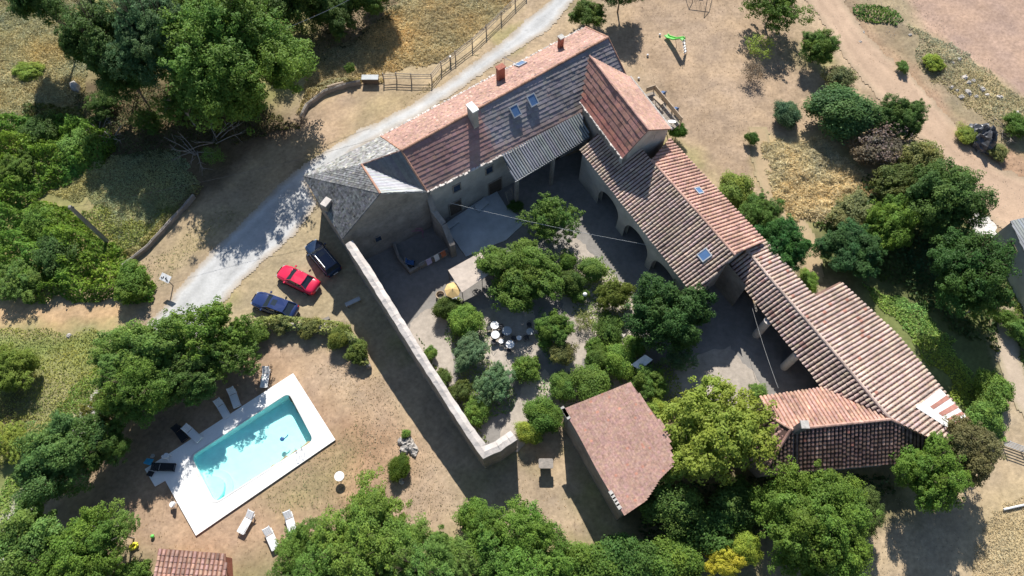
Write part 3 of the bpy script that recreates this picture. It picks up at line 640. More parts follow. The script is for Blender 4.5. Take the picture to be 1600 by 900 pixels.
# --- shed
D1 = P(880, 639, 4.7); D2 = P(975, 806, 4.7); D3 = P(985, 597, 5.5); DP = plane(D1, D2, D3)
d = [D1, D2, hit(1009, 783, DP), hit(1030, 750, DP), hit(1052, 728, DP), hit(1044, 676, DP), hit(985, 597, DP)]
shed = empty('tiled_shed', (*np.mean(d, axis=0)[:2], 0), 'freestanding shed with a single pitch of speckled rose red tiles', 'shed')
courses('roof', d, D1, D2, 'tile_rose', shed, row=.22, tw=.2, step=.018, tv=.07, palette=(.05, [(1.15, 1.22, 1.25), (.8, .8, .8), (1.2, .95, .85)]), wave=.05)
cs_ = np.mean(d, axis=0)[:2]
wall('long_wall', [shrink(D1, cs_, .25), shrink(D2, cs_, .25)], 'stone', shed, inner=[cs_])
wall('end_wall', [shrink(D2, cs_, .25), shrink(d[2], cs_, .25), shrink(d[3], cs_, .25), shrink(d[4], cs_, .25)], 'stone', shed, inner=[cs_])
wall('back_wall', [shrink(d[4], cs_, .25), shrink(d[5], cs_, .25), shrink(d[6], cs_, .25), shrink(D1, cs_, .25)], 'stone', shed, inner=[cs_])
vm = MB()
for t0, t1 in ((0, .1), (.8, .95)):
    vm = MB()
    for i in range(5):
        p = lerp(D1, D2, t0+(t1-t0)*i/5); vm.box(p+[0, 0, .07], (.3, .4, .06), R_(30)+jit(.1), 1+jit(.1))
    vm.build('verge_tiles', 'mortar', shed)

# --- tiled shelter at the bottom edge and the building on the right
s = [P(247, 857, 2.4), P(352, 865, 2.4), P(356, 925, 2.1), P(238, 920, 2.1)]
sh = empty('pool_shelter', (*np.mean(s, axis=0)[:2], 0), 'small hut roofed with red canal tiles below the swimming pool', 'hut')
canal('roof', s, s[3], s[2], 'tile_bright', sh, w=.36, amp=.10, tv=.18, base=(.6, .5, .45), palette=(.1, PALE))
c_ = np.mean(s, axis=0)[:2]; wall('wall', [shrink(p, c_, .35) for p in s+[s[0]]], 'brick', sh, inner=[c_], th=.2)
s = [P(1579, 345, 3.3), P(1680, 322, 3.3), P(1740, 460, 3.3), P(1650, 500, 3.3)]
ob = empty('outbuilding', (*np.mean(s, axis=0)[:2], 0), 'pale rendered outbuilding with ribbed metal roof at the right edge', 'building')
canal('roof', s, s[0], s[1], 'metal_roof', ob, w=.3, amp=.05, tv=.04, base=.9, sheetmode=True, wob=0)
c_ = np.mean(s, axis=0)[:2]; mb = MB(); ww_ = [shrink(p, c_, .12) for p in s]
wall('wall', ww_+[ww_[0]], 'concrete', ob, inner=[c_], th=.2)
a, b = ww_[3], ww_[0]; dd = (b-a)/np.linalg.norm(b-a); nn = np.array([dd[1], -dd[0], 0]); nn = nn if nn[0] < 0 else -nn
wf = MB(); cc = lerp(b, a, .22); cc[2] = 2.; rz = math.atan2(dd[1], dd[0])
for sx in (-1, 1): wf.box(cc+dd*sx*.62+nn*.04, (.08, .14, 1.1), rz)
for sz in (-1, 1): wf.box(cc+np.array([0, 0, sz*.51])+nn*.04, (1.16, .14, .08), rz)
f = wf.build('window', 'wood', ob); pn = MB(); pn.box(cc+nn*.02, (1.16, .06, .94), rz); pn.build('pane', 'glass', f)

# --- garden wall with a rough top
def rough_wall(name, line, widths, heights, label, cat, cap='wall_cap', body='stone', step=.45, group=None):
    pts = []; 
    for i in range(len(line)-1):
        a = np.array(line[i][:2]); b = np.array(line[i+1][:2]); k = max(1, int(np.linalg.norm(b-a)/step))
        for j in range(k): t = j/k; pts.append((a+(b-a)*t, heights[i]*(1-t)+heights[i+1]*t, widths[i]*(1-t)+widths[i+1]*t))
    pts.append((np.array(line[-1][:2]), heights[-1], widths[-1]))
    root = empty(name, (*pts[len(pts)//2][0], 0), label, cat, group)
    L_, R2_ = [], []
    for i, (p, h, w) in enumerate(pts):
        t = pts[min(i+1, len(pts)-1)][0]-pts[max(i-1, 0)][0]; t = t/np.linalg.norm(t); nn = np.array([-t[1], t[0]])
        if 0 < i < len(pts)-1:
            ta = pts[i][0]-pts[i-1][0]; tb = pts[i+1][0]-pts[i][0]; ta = ta/np.linalg.norm(ta); tb = tb/np.linalg.norm(tb); w = w/max(.5, math.sqrt((1+ta@tb)/2))
        L_.append((p+nn*(w/2+jit(.03)), h+jit(.03))); R2_.append((p-nn*(w/2+jit(.03)), h+jit(.03)))
    cb_ = MB(); bb = MB()
    for i in range(len(pts)-1):
        l0 = np.array([*L_[i][0], L_[i][1]]); l1 = np.array([*L_[i+1][0], L_[i+1][1]]); r0 = np.array([*R2_[i][0], R2_[i][1]]); r1 = np.array([*R2_[i+1][0], R2_[i+1][1]])
        m0 = (l0+r0)/2+[0, 0, .12+jit(.04)]; m1 = (l1+r1)/2+[0, 0, .09+jit(.02)]; g = 1+jit(.06)
        dn = np.array([0, 0, .22]); lo = lambda v: np.array([v[0], v[1], -.1])
        cb_.add([r0, r1, m1, m0, l1, l0], [(0, 1, 2, 3), (3, 2, 4, 5)], g); cb_.quad(r0-dn, r1-dn, r1, r0, g); cb_.quad(l1-dn, l0-dn, l0, l1, g)
        bb.quad(lo(r0), lo(r1), r1-dn, r0-dn); bb.quad(lo(l1), lo(l0), l0-dn, l1-dn)
    for (l, r, fl) in ((L_[0], R2_[0], 0), (L_[-1], R2_[-1], 1)):
        a = np.array([*l[0], l[1]]); b = np.array([*r[0], r[1]]); qd = [np.array([a[0], a[1], -.1]), np.array([b[0], b[1], -.1]), b, a]
        bb.poly(qd if not fl else qd[::-1])
    cb_.build('coping', cap, root); bb.build('masonry', body, root); return root
gw = [(545, 379, 5.4), (575, 424, 5.4), (610, 480, 5.2), (655, 553, 4.8), (700, 622, 4.4), (730, 668, 4.2), (757, 706, 4.0), (778, 697, 3.9), (803, 680, 3.8)]
rough_wall('garden_wall', [P(*g_) for g_ in gw], [.75, .8, .8, .75, .75, .8, .9, .9, .9], [g_[2] for g_ in gw], 'high rubble stone garden wall with pale worn top between lane side and courtyard', 'garden wall')
rough_wall('retaining_wall', [P(x, y, .8) for x, y in ((365, 520), (400, 512), (440, 506), (500, 512), (540, 520), (565, 545), (575, 572))], [.4]*7, [.8, .9, .9, .9, .9, .8, .5], 'low retaining wall under the hedge between parked cars and pool lawn', 'low wall', cap='stone')
for k_, (ln, lb) in enumerate((([(190, 412), (225, 385), (262, 345), (285, 320), (300, 302)], 'low rubble bank wall along the lane below the power pole'), ([(468, 180), (478, 160), (505, 140), (540, 128), (562, 124)], 'curved low earth bank wall behind the log bench'))):
    rough_wall('bank_wall', [P(x, y, .7) for x, y in ln], [.28]*len(ln), [.5]*len(ln), lb, 'low wall', cap='stone', body='stone')

# ------------------------------------------------------------------ VEGETATION
def leaf_object(name, C, Nn, S, T, elong=1.5, parent=None):
    n = len(C); r = np.random.default_rng(n); a = r.normal(size=(n, 3)); a -= Nn*np.sum(a*Nn, 1)[:, None]; a /= np.linalg.norm(a, axis=1)[:, None]; b = np.cross(Nn, a)
    a = a*(S*elong*.5)[:, None]; b = b*(S*.5)[:, None]; fold = Nn*(S*.18)[:, None]
    V = np.stack([C-a, C-b*1+fold, C+a, C+b*1+fold], 1).reshape(-1, 3).astype(np.float32)
    me = bpy.data.meshes.new(name); me.vertices.add(4*n); me.vertices.foreach_set('co', V.ravel())
    me.loops.add(4*n); me.loops.foreach_set('vertex_index', np.arange(4*n, dtype=np.int32)); me.polygons.add(n); me.polygons.foreach_set('loop_start', np.arange(0, 4*n, 4, dtype=np.int32))
    me.update(); at = me.attributes.new('tint', 'FLOAT_COLOR', 'FACE'); at.data.foreach_set('color', np.concatenate([T, np.ones((n, 1))], 1).astype(np.float32).ravel())
    me.materials.append(MATS['leaf']); o = bpy.data.objects.new(name, me); col.objects.link(o)
    if parent: o.parent = parent
    return o
def unit(v): return v/(np.linalg.norm(v, axis=-1, keepdims=True)+1e-9)
def clumps(seed, lobes, sub, per, lsize, lobe_r=(.28, .42), spread=.68, flat=1., sub_r=.16, tintv=.3, up=.7, low=-.45, yellow=.25, stick=0.):
    """leaf positions for a crown of unit radius: lobes > clumps > leaves"""
    r = np.random.default_rng(seed); Cs, Ns, Ss, Ts = [], [], [], []
    LC = []
    for i in range(lobes):
        z = 1-(i+.5)*(1-low)/lobes; th = i*2.39996+r.uniform(-.5, .5); rad = math.sqrt(max(0, 1-z*z)); k = spread*r.uniform(.6, 1.2)
        if r.random() < .1: continue
        LC.append((np.array([rad*math.cos(th)*k, rad*math.sin(th)*k, z*k*flat]), r.uniform(*lobe_r)))
    for j in range(max(2, lobes//5)): LC.append((r.normal(size=3)*.25*np.array([1, 1, flat]), r.uniform(*lobe_r)*1.1))
    for lc, lr in LC:
        lt = 1+r.uniform(-tintv, tintv)*.45; ly = r.uniform(-1, 1)*yellow*.5
        sd_ = unit(r.normal(size=(sub, 3))+[0, 0, .25]); sc = lc+sd_*(lr*r.uniform(.7, 1.1, (sub, 1))); st = 1+r.uniform(-tintv, tintv, sub)*.5
        if stick: far_ = r.random(sub) < stick; sc[far_] += unit(sc[far_])*r.uniform(.05, .22, (far_.sum(), 1))
        m = sub*per; idx = np.repeat(np.arange(sub), per); off = unit(r.normal(size=(m, 3)))*(sub_r*lr/.35*r.uniform(.2, 1, (m, 1))**.6)
        c = sc[idx]+off; nn = unit(unit(off)*.7+sd_[idx]*.5+r.normal(size=(m, 3))*.55+[0, 0, up])
        g = lt*st[idx]*(1+r.uniform(-tintv, tintv, m)*.6); y = ly+r.uniform(-1, 1, m)*yellow*.4
        Cs.append(c); Ns.append(nn); Ss.append(lsize*r.uniform(.6, 1.3, m)); Ts.append(np.stack([g*(1+y), g*(1+y*.25), g*(1-y*.5)], 1))
    return np.concatenate(Cs), np.concatenate(Ns), np.concatenate(Ss), np.clip(np.concatenate(Ts), .1, 3), LC
PROTO = {}
KINDS = dict(
    big=dict(lobes=56, sub=42, per=56, lsize=.0235, lobe_r=(.15, .30), spread=.78, flat=.85, sub_r=.115, tintv=.34, stick=.14),
    broad=dict(lobes=36, sub=34, per=56, lsize=.032, lobe_r=(.15, .34), spread=.76, flat=.85, sub_r=.14, tintv=.33, stick=.16),
    airy=dict(lobes=26, sub=20, per=34, lsize=.036, lobe_r=(.2, .32), spread=.78, flat=.8, sub_r=.12, tintv=.35, stick=.35),
    fine=dict(lobes=20, sub=34, per=40, lsize=.034, lobe_r=(.26, .36), spread=.66, flat=.8, sub_r=.11, tintv=.22, stick=.05, yellow=.15),
    dense=dict(lobes=18, sub=36, per=44, lsize=.052, lobe_r=(.28, .46), spread=.6, flat=.8, sub_r=.2, tintv=.28, stick=.05),
    scrub=dict(lobes=18, sub=22, per=36, lsize=.058, lobe_r=(.22, .42), spread=.72, flat=.7, sub_r=.2, tintv=.35, stick=.3),
    twiggy=dict(lobes=14, sub=12, per=9, lsize=.06, lobe_r=(.25, .4), spread=.7, flat=.8, sub_r=.2, tintv=.3, stick=.4),
)
def branches(kind, LC, thick, n, rz):
    mb = MB(local=True); base = -rz
    mb.tube([(0, 0, base-.12), (.01, .0, base*.6), (.03, .02, base*.25), (.02, .04, .1)], [thick, thick*.75, thick*.6, thick*.3], 7)
    for i, (lc, lr) in enumerate(LC[:n]):
        s = np.array([.02, .01, base*(.2+.5*((i*.37) % 1))]); m = (s+lc)/2+[0, 0, .08]
        mb.tube([s, m, lc], [thick*.4, thick*.22, thick*.08], 5)
        if kind == 'twiggy' or i % 2:
            for k in range(3): e = lc+unit(np.array([jit(1), jit(1), jit(.2, 1)]))*lr*1.2; mb.tube([m*.4+lc*.6, lc*.5+e*.5, e], [thick*.15, thick*.08, thick*.03], 4)
    return mb
for kn, kw in KINDS.items():
    for var in range(3 if kn in ('big', 'broad', 'dense', 'scrub') else 2):
        C, Nn, S, T, LC = clumps(hash((len(kn), kn[0]))*0+len(kn)*31+ord(kn[0])+var*101, **kw)
        ob_ = leaf_object('crown', C, Nn, S, T); mesh = ob_.data; bpy.data.objects.remove(ob_)
        br = branches(kn, LC, .05 if kn not in ('twiggy', 'scrub') else .03, 14 if kn != 'twiggy' else 14, .95).build('trunk', 'grey_bark' if kn in ('twiggy', 'airy') else 'bark'); tm = br.data; bpy.data.objects.remove(br)
        PROTO[kn, var] = (mesh, tm)
NV = {k: (3 if k in ('big', 'broad', 'dense', 'scrub') else 2) for k in KINDS}
CNT = [0]
def plant(name, px, py, r, h, kind, color, label, cat='tree', group=None, asp=1.):
    """px, py, r: where the crown stands in the photo and how wide; h: height of its top in metres"""
    i = CNT[0]; CNT[0] += 1; rm = r*mpp(px, py, h*.6)*(1.05 if cat == 'tree' else .88 if group == GC else .95); rz = min(rm*.9, h*.5); zc = h-rz*.95; c = P(px, py, zc)
    g = gz(c[0], c[1]); root = empty(name, (c[0], c[1], g-.05), label, cat, group)
    mesh, tm = PROTO[kind, i % NV[kind]]; rot = i*1.7 % 6.28; asp = asp*(1, 1.14, .9, 1.07, .95, 1.2)[i % 6]
    cr = bpy.data.objects.new('crown' if cat == 'tree' else 'foliage', mesh); col.objects.link(cr); cr.parent = root; cr.location = (0, 0, zc-g+.05); cr.scale = (rm*asp, rm/asp, rz); cr.rotation_euler.z = rot
    cr.color = (color[0]*(1+.07*math.sin(i*2.3)), color[1]*(1+.07*math.sin(i*2.3+.5)), color[2]*(1+.12*math.sin(i*3.1)), 1)
    t = bpy.data.objects.new('trunk' if cat == 'tree' else 'stem', tm); col.objects.link(t); t.parent = root; t.location = (0, 0, zc-g+.05); t.scale = (rm*.9, rm*.9, (zc-g)/.95 if zc-g > .2 else .2); t.rotation_euler.z = cr.rotation_euler.z
    return root
GR = (.145, .245, .045); DK = (.105, .185, .042); BL = (.10, .19, .075); LT = (.19, .31, .06); YG = (.30, .38, .065); OL = (.24, .26, .09); BR = (.25, .20, .15); YE = (.60, .56, .06); SG = (.17, .28, .13)
T_, S_ = 'tree', 'shrub'
GF = 'trees of the wood at the top left'; GB = 'trees along the bottom edge'; GC = 'plants in the courtyard garden'; GRT = 'trees and shrubs east of the buildings'; GL = 'trees between the lane and the pool'
PL = [
 ('broadleaf_tree', 360, 92, 106, 13.5, 'big', GR, 'largest broad green tree, nearest the lane in the top left wood', T_, GF),
 ('broadleaf_tree', 232, 55, 62, 13, 'big', BL, 'blue green tall tree directly left of the largest wood tree', T_, GF),
 ('broadleaf_tree', 155, 55, 52, 12, 'broad', DK, 'dark tree on the left margin of the wood beside straw grass', T_, GF),
 ('broadleaf_tree', 300, -10, 60, 13, 'big', GR, 'tree cut by the top edge between blue green tree and largest tree', T_, GF),
 ('broadleaf_tree', 455, -5, 54, 8, 'broad', DK, 'dark tree under the overhead cable at the top edge', T_, GF),
 ('broadleaf_tree', 60, -10, 45, 11, 'broad', DK, 'dark tree in the extreme top left corner', T_, GF),
 ('broadleaf_tree', 575, -22, 48, 7, 'broad', DK, 'dark tree shading the straw field at the top edge', T_, GF),
 ('broadleaf_tree', 515, 20, 38, 5, 'broad', DK, 'dark tree reaching into the straw field right of the largest tree', T_, GF),
 ('broadleaf_tree', 195, 112, 46, 9, 'broad', DK, 'lower dark tree added to shade the gap below the blue green tree', T_, GF),  # added to close a bright gap between the tree shadows
 ('broadleaf_tree', 285, 165, 34, 6, 'airy', GR, 'thin tree added for shade under the lower left of the largest wood tree', T_, GF),  # added with the tree above for its shadow on the ground
 ('leafy_shrub', 230, 190, 24, 3, 'airy', GR, 'small light green shrub in the shadow under the wood', S_, None),
 ('leafy_shrub', 45, 112, 22, 1.4, 'scrub', YG, 'yellow green bush alone in the straw grass at left', S_, None),
 ('leafy_shrub', 20, 575, 44, 3, 'fine', (.20, .28, .05), 'weeping yellow green grass-like bush at the left edge', S_, None),
 ('broadleaf_tree', 232, 552, 60, 7, 'broad', LT, 'bright green bushy tree at the lane corner left of the parked cars', T_, GL),
 ('broadleaf_tree', 325, 522, 58, 6.5, 'airy', GR, 'loose sparse tree overhanging the end of the lane', T_, GL),
 ('broadleaf_tree', 362, 552, 44, 5, 'airy', GR, 'thin small tree nearest the navy saloon car', T_, GL),
 ('broadleaf_tree', 215, 605, 50, 7, 'broad', GR, 'dark green tree between the bright corner tree and pool shade', T_, GL),
 ('broadleaf_tree', 295, 590, 45, 5.5, 'broad', DK, 'dark round tree overhanging the lounger pair', T_, GL),
 ('leafy_shrub', 165, 640, 36, 4, 'airy', (.20, .22, .05), 'yellowish thin shrub beside the gravel footpath', S_, GL),
 ('broadleaf_tree', 98, 715, 62, 6, 'broad', (.13, .23, .06), 'wide green tree left of the black sun lounger', T_, GL),
 ('broadleaf_tree', 165, 695, 34, 4.5, 'broad', DK, 'dark low tree behind the wide blue green tree', T_, GL),
 ('broadleaf_tree', 40, 862, 70, 6.5, 'broad', LT, 'light green tree in the bottom left corner', T_, GB),
 ('broadleaf_tree', 128, 868, 58, 6, 'broad', GR, 'green tree between the corner tree and the yellow toy', T_, GB),
 ('broadleaf_tree', 180, 835, 34, 4.5, 'airy', LT, 'thin light tree top beside the yellow toy', T_, GB),
 ('leafy_shrub', 205, 905, 32, 2.5, 'scrub', GR, 'low bush left of the red tiled hut', S_, None),
 ('broadleaf_tree', 485, 886, 56, 6.5, 'big', GR, 'dark green tree right of the white loungers on the lower lawn', T_, GB),
 ('broadleaf_tree', 575, 866, 80, 8, 'big', LT, 'large light green tree at the middle of the bottom edge', T_, GB),
 ('broadleaf_tree', 660, 885, 56, 7, 'big', LT, 'light tree squeezed between two larger trees at the bottom edge', T_, GB),
 ('broadleaf_tree', 808, 882, 80, 7.6, 'big', (.14, .25, .05), 'brightest fine leaved tree below the tiled shed shadow', T_, GB),
 ('broadleaf_tree', 720, 880, 45, 6, 'fine', LT, 'small fine tree left of the brightest bottom tree', T_, GB),
 ('leafy_shrub', 738, 808, 29, 2.6, 'scrub', GR, 'lone brownish green bush where the wall shadow ends', S_, None),
 ('leafy_shrub', 768, 815, 20, 2.2, 'airy', GR, 'thin sprig bush touching the lone bush at the wall shadow end', S_, None),
 ('leafy_shrub', 925, 885, 46, 4, 'dense', GR, 'first clipped hedge bush right of the brightest bottom tree', S_, 'hedge along the bottom'),
 ('leafy_shrub', 985, 880, 48, 4, 'dense', (.10, .19, .04), 'second hedge bush, below the shed corner', S_, 'hedge along the bottom'),
 ('leafy_shrub', 1050, 885, 48, 4, 'dense', GR, 'third hedge bush, just left of the yellow bush', S_, 'hedge along the bottom'),
 ('leafy_shrub', 1132, 878, 31, 3, 'fine', YE, 'bright yellow bush at the bottom edge', S_, None),
 ('leafy_shrub', 1165, 858, 26, 3, 'dense', YG, 'yellow green bush touching the bright yellow bush', S_, None),
 ('leafy_shrub', 1048, 790, 40, 4.5, 'scrub', GR, 'leafy bush against the lower right corner of the shed', S_, None),
 ('leafy_shrub', 1100, 825, 50, 3, 'scrub', DK, 'dark sprawling bush in the shade below the yellow green tree', S_, None),
 ('leafy_shrub', 1150, 790, 45, 3, 'scrub', DK, 'dark low bush under the eave of the barn west end', S_, None),
 ('broadleaf_tree', 1118, 675, 88, 8, 'fine', YG, 'yellow green rounded tree between the shed and the barn', T_, None),
 ('broadleaf_tree', 1075, 700, 50, 6, 'fine', YG, 'smaller yellow green crown touching the shed roof', T_, None),
 ('broadleaf_tree', 1272, 824, 84, 7.8, 'big', GR, 'large dark green tree directly below the barn', T_, None),
 ('leafy_shrub', 1352, 800, 36, 4, 'fine', (.12, .18, .04), 'lighter bush touching the right side of the large barn tree', S_, None),
 ('broadleaf_tree', 1455, 742, 50, 6.5, 'broad', GR, 'green tree covering the lower right barn eave', T_, None),
 ('broadleaf_tree', 1516, 702, 46, 6.5, 'fine', (.20, .20, .075), 'brownish olive tree beside the white roof sheet', T_, None),
 ('leafy_shrub', 60, 205, 30, 2.4, 'scrub', DK, 'dark bush at the top of the upper bramble mass', S_, None),
 ('leafy_shrub', 120, 232, 30, 2.6, 'scrub', LT, 'lighter bush standing out of the upper brambles near the dead twigs', S_, None),
 ('leafy_shrub', 25, 265, 34, 2.6, 'airy', GR, 'loose bush at the left edge inside the upper brambles', S_, None),
 ('leafy_shrub', 85, 395, 34, 2.6, 'scrub', DK, 'dark bush in the lower brambles left of the power pole', S_, None),
 ('leafy_shrub', 205, 440, 32, 2.4, 'scrub', GR, 'rounded bush at the right end of the lower brambles', S_, None),
 ('leafy_shrub', 30, 440, 34, 2.4, 'airy', LT, 'light bush at the left edge above the orange earth strip', S_, None),
 ('leafy_shrub', 60, 345, 26, 2.2, 'scrub', LT, 'light bush between the upper and lower brambles', S_, None),
 ('leafy_shrub', 20, 690, 30, 2.2, 'airy', YG, 'yellowish bush at the left edge below the vegetable plot', S_, None),
 ('leafy_shrub', 160, 165, 26, 2.6, 'airy', DK, 'dark thin bush beside the tilted concrete block', S_, None),
 ('leafy_shrub', 330, 245, 20, 1.4, 'twiggy', LT, 'small light green sprig bush among the dead branches', S_, None),
 # courtyard
 ('broadleaf_tree', 815, 430, 57, 4.5, 'broad', GR, 'largest dark leaved tree beside the beige awning', T_, GC),
 ('broadleaf_tree', 862, 345, 38, 4.5, 'airy', GR, 'sparse leaned tree standing free in the shaded upper courtyard', T_, GC),
 ('leafy_shrub', 892, 440, 24, 2.4, 'dense', (.09, .15, .035), 'round bush in the middle of the courtyard next to the garden lamp', S_, GC),
 ('leafy_shrub', 924, 420, 22, 2.4, 'dense', LT, 'light green bush by the upper path corner', S_, GC),
 ('leafy_shrub', 888, 408, 16, 2., 'dense', GR, 'smallest bush at the upper path, touching the big courtyard tree', S_, GC),
 ('leafy_shrub', 960, 460, 32, 3.2, 'fine', (.15, .20, .035), 'feathery olive green bush beside the right courtyard tree', S_, GC),
 ('broadleaf_tree', 1042, 492, 58, 6.5, 'broad', (.075, .16, .04), 'rounded tree near the arches at the right of the courtyard', T_, GC),
 ('leafy_shrub', 862, 515, 34, 3.4, 'broad', GR, 'tall bush right of the white garden tables', S_, GC),
 ('leafy_shrub', 878, 552, 22, 2.4, 'scrub', OL, 'brownish bush below the tall bush by the tables', S_, GC),
 ('leafy_shrub', 700, 480, 22, 2., 'dense', (.12, .18, .035), 'yellowish bush just below the yellow parasol', S_, GC),
 ('leafy_shrub', 727, 503, 32, 2.4, 'dense', LT, 'wide bush between the parasol bush and the round pale bush', S_, GC),
 ('leafy_shrub', 733, 550, 34, 2.6, 'fine', SG, 'pale grey green ball shaped bush left of the tables', S_, GC),
 ('leafy_shrub', 772, 600, 38, 2.6, 'fine', SG, 'pale green bush below the tables and the ball shaped bush', S_, GC),
 ('leafy_shrub', 745, 640, 26, 1.6, 'scrub', GR, 'low dark bush near the inside corner of the garden wall', S_, GC),
 ('leafy_shrub', 672, 552, 13, 1.3, 'dense', LT, 'small round bush against the inside of the garden wall', S_, GC),
 ('leafy_shrub', 693, 590, 16, 1.2, 'scrub', (.13, .18, .04), 'low sprawling bush along the inside of the garden wall', S_, GC),
 ('leafy_shrub', 823, 576, 26, 2., 'scrub', GR, 'loose bush where two garden paths meet', S_, GC),
 ('leafy_shrub', 952, 512, 26, 1.8, 'scrub', GR, 'bush beside the grey rockery in the courtyard', S_, GC),
 ('leafy_shrub', 912, 500, 18, 1.4, 'twiggy', OL, 'spiky thin grey bush by the gravel bed', S_, GC),
 ('leafy_shrub', 925, 600, 38, 2.6, 'dense', GR, 'broad hedge bush along the lower courtyard, left of the white parasol', S_, GC),
 ('leafy_shrub', 880, 603, 26, 2., 'dense', GR, 'dark hedge bush by the lower garden path', S_, GC),
 ('leafy_shrub', 968, 562, 30, 2.6, 'dense', LT, 'light hedge bush above the white parasol', S_, GC),
 ('leafy_shrub', 935, 560, 22, 2., 'dense', GR, 'dark hedge bush above the broad hedge bush', S_, GC),
 ('leafy_shrub', 850, 650, 34, 2.8, 'dense', GR, 'bush overhanging the top left corner of the tiled shed', S_, GC),
 ('leafy_shrub', 828, 675, 22, 2., 'dense', YG, 'light bush at the end of the garden wall', S_, GC),
 ('leafy_shrub', 1012, 596, 32, 2.8, 'broad', LT, 'light leafy bush just below the white parasol', S_, GC),
 ('leafy_shrub', 1028, 640, 22, 2.4, 'dense', YG, 'yellowish bush against the upper right shed roof', S_, GC),
 ('leafy_shrub', 1062, 562, 24, 2.4, 'airy', SG, 'grey green flowering bush below the rounded courtyard tree', S_, GC),
 ('leafy_shrub', 1185, 612, 16, 1., 'scrub', LT, 'low weed patch at the barn corner', S_, None),
 ('leafy_shrub', 805, 322, 12, 1.2, 'scrub', DK, 'potted looking dark bush at the terrace edge in shade', S_, GC),
 ('leafy_shrub', 905, 462, 15, 1.4, 'scrub', LT, 'small light bush left of the feathery olive bush', S_, GC),
 ('leafy_shrub', 930, 540, 18, 1.6, 'scrub', GR, 'low bush just left of the courtyard rockery', S_, GC),
 ('leafy_shrub', 990, 540, 20, 2., 'scrub', LT, 'light bush under the left side of the rounded courtyard tree', S_, GC),
 ('leafy_shrub', 720, 610, 20, 1.6, 'scrub', (.15, .2, .05), 'low olive bush just above the wall corner bush', S_, GC),
 # hedge under the cars
 ('leafy_shrub', 440, 508, 17, 1.5, 'scrub', OL, 'dry olive hedge bush at the car end of the retaining wall', S_, 'hedge on the retaining wall'),
 ('leafy_shrub', 485, 512, 17, 1.5, 'scrub', OL, 'dry olive hedge bush in the middle of the retaining wall', S_, 'hedge on the retaining wall'),
 ('leafy_shrub', 530, 524, 20, 1.8, 'dense', (.22, .27, .05), 'lightest yellow green bush at the bend of the retaining wall', S_, 'hedge on the retaining wall'),
 ('leafy_shrub', 558, 550, 20, 1.7, 'scrub', (.15, .20, .05), 'green bush at the lower end of the retaining wall', S_, 'hedge on the retaining wall'),
 ('leafy_shrub', 405, 522, 16, 1.5, 'scrub', GR, 'green bush below the navy saloon car', S_, 'hedge on the retaining wall'),
 ('leafy_shrub', 625, 728, 20, 1.4, 'dense', (.10, .16, .02), 'small round green bush on the rock pile by the lawn', S_, None),
 ('leafy_shrub', 634, 678, 8, .8, 'scrub', LT, 'tiny bush at the upper end of the rock pile', S_, None),
 # east side
 ('leafy_shrub', 1150, 302, 34, 3.4, 'dense', (.22, .30, .06), 'light yellow green bush against the east wing roof', S_, GRT),
 ('broadleaf_tree', 1190, 338, 32, 4.5, 'broad', GR, 'green tree below the light yellow green bush at the east wing', T_, GRT),
 ('broadleaf_tree', 1222, 380, 40, 5.5, 'broad', (.06, .17, .045), 'dark glossy tree beside the short brown path', T_, GRT),
 ('leafy_shrub', 1229, 178, 24, 2.3, 'dense', BL, 'lone round dark green bush on the bare ground', S_, GRT),
 ('leafy_shrub', 1175, 216, 11, 1.4, 'scrub', DK, 'tiny dark bush with a sharp shadow on bare ground', S_, GRT),
 ('broadleaf_tree', 1281, 74, 28, 4, 'broad', GR, 'small rounded tree beside the dirt track', T_, GRT),
 ('broadleaf_tree', 1208, 12, 42, 5.5, 'airy', GR, 'sparse tree cut by the top edge left of the dirt track', T_, GRT),
 ('leafy_shrub', 1185, 72, 24, 2.6, 'twiggy', YG, 'thin yellowish sapling bush below the sparse top tree', S_, GRT),
 ('leafy_shrub', 1178, 112, 20, 2., 'twiggy', BR, 'bare grey twiggy bush on the open ground', S_, GRT),
 ('leafy_shrub', 1312, 122, 24, 2.4, 'scrub', OL, 'olive bush between the rounded tree and the blue green one', S_, GRT),
 ('broadleaf_tree', 1312, 172, 46, 4.5, 'dense', BL, 'broad blue green rounded crown right of the lone bush', T_, GRT),
 ('leafy_shrub', 1380, 222, 46, 3.6, 'twiggy', BR, 'purplish brown dry shrub amid the green trees', S_, GRT),
 ('leafy_shrub', 1375, 232, 38, 3., 'scrub', BR, 'brown leafed dense shrub under the purplish dry shrub', S_, GRT),
 ('broadleaf_tree', 1405, 185, 34, 4.5, 'broad', DK, 'dark tree beside the dirt track bend', T_, GRT),
 ('leafy_shrub', 1432, 250, 40, 3.6, 'scrub', OL, 'olive bush between the brown shrub and the dark track tree', S_, GRT),
 ('broadleaf_tree', 1477, 312, 56, 7, 'broad', DK, 'tall dark tree left of the white sand heap', T_, GRT),
 ('leafy_shrub', 1395, 285, 34, 3., 'scrub', (.13, .17, .05), 'bush above the rusty hut roof', S_, GRT),
 ('broadleaf_tree', 1328, 388, 46, 4, 'broad', (.07, .16, .04), 'wide green tree above the gallery roof', T_, GRT),
 ('broadleaf_tree', 1395, 350, 40, 4.6, 'broad', GR, 'green tree just below the rusty hut roof', T_, GRT),
 ('leafy_shrub', 1330, 330, 34, 2.6, 'scrub', OL, 'olive scrub bush at the edge of the straw patch', S_, GRT),
 ('broadleaf_tree', 1516, 425, 63, 8.2, 'broad', (.07, .15, .035), 'tallest tree between the gallery and the outbuilding', T_, GRT),
 ('broadleaf_tree', 1538, 470, 28, 5, 'airy', GR, 'thin right hand crown beside the outbuilding track', T_, GRT),
 ('leafy_shrub', 1552, 610, 32, 2.4, 'scrub', LT, 'light green bush at the lower end of the green bank', S_, GRT),
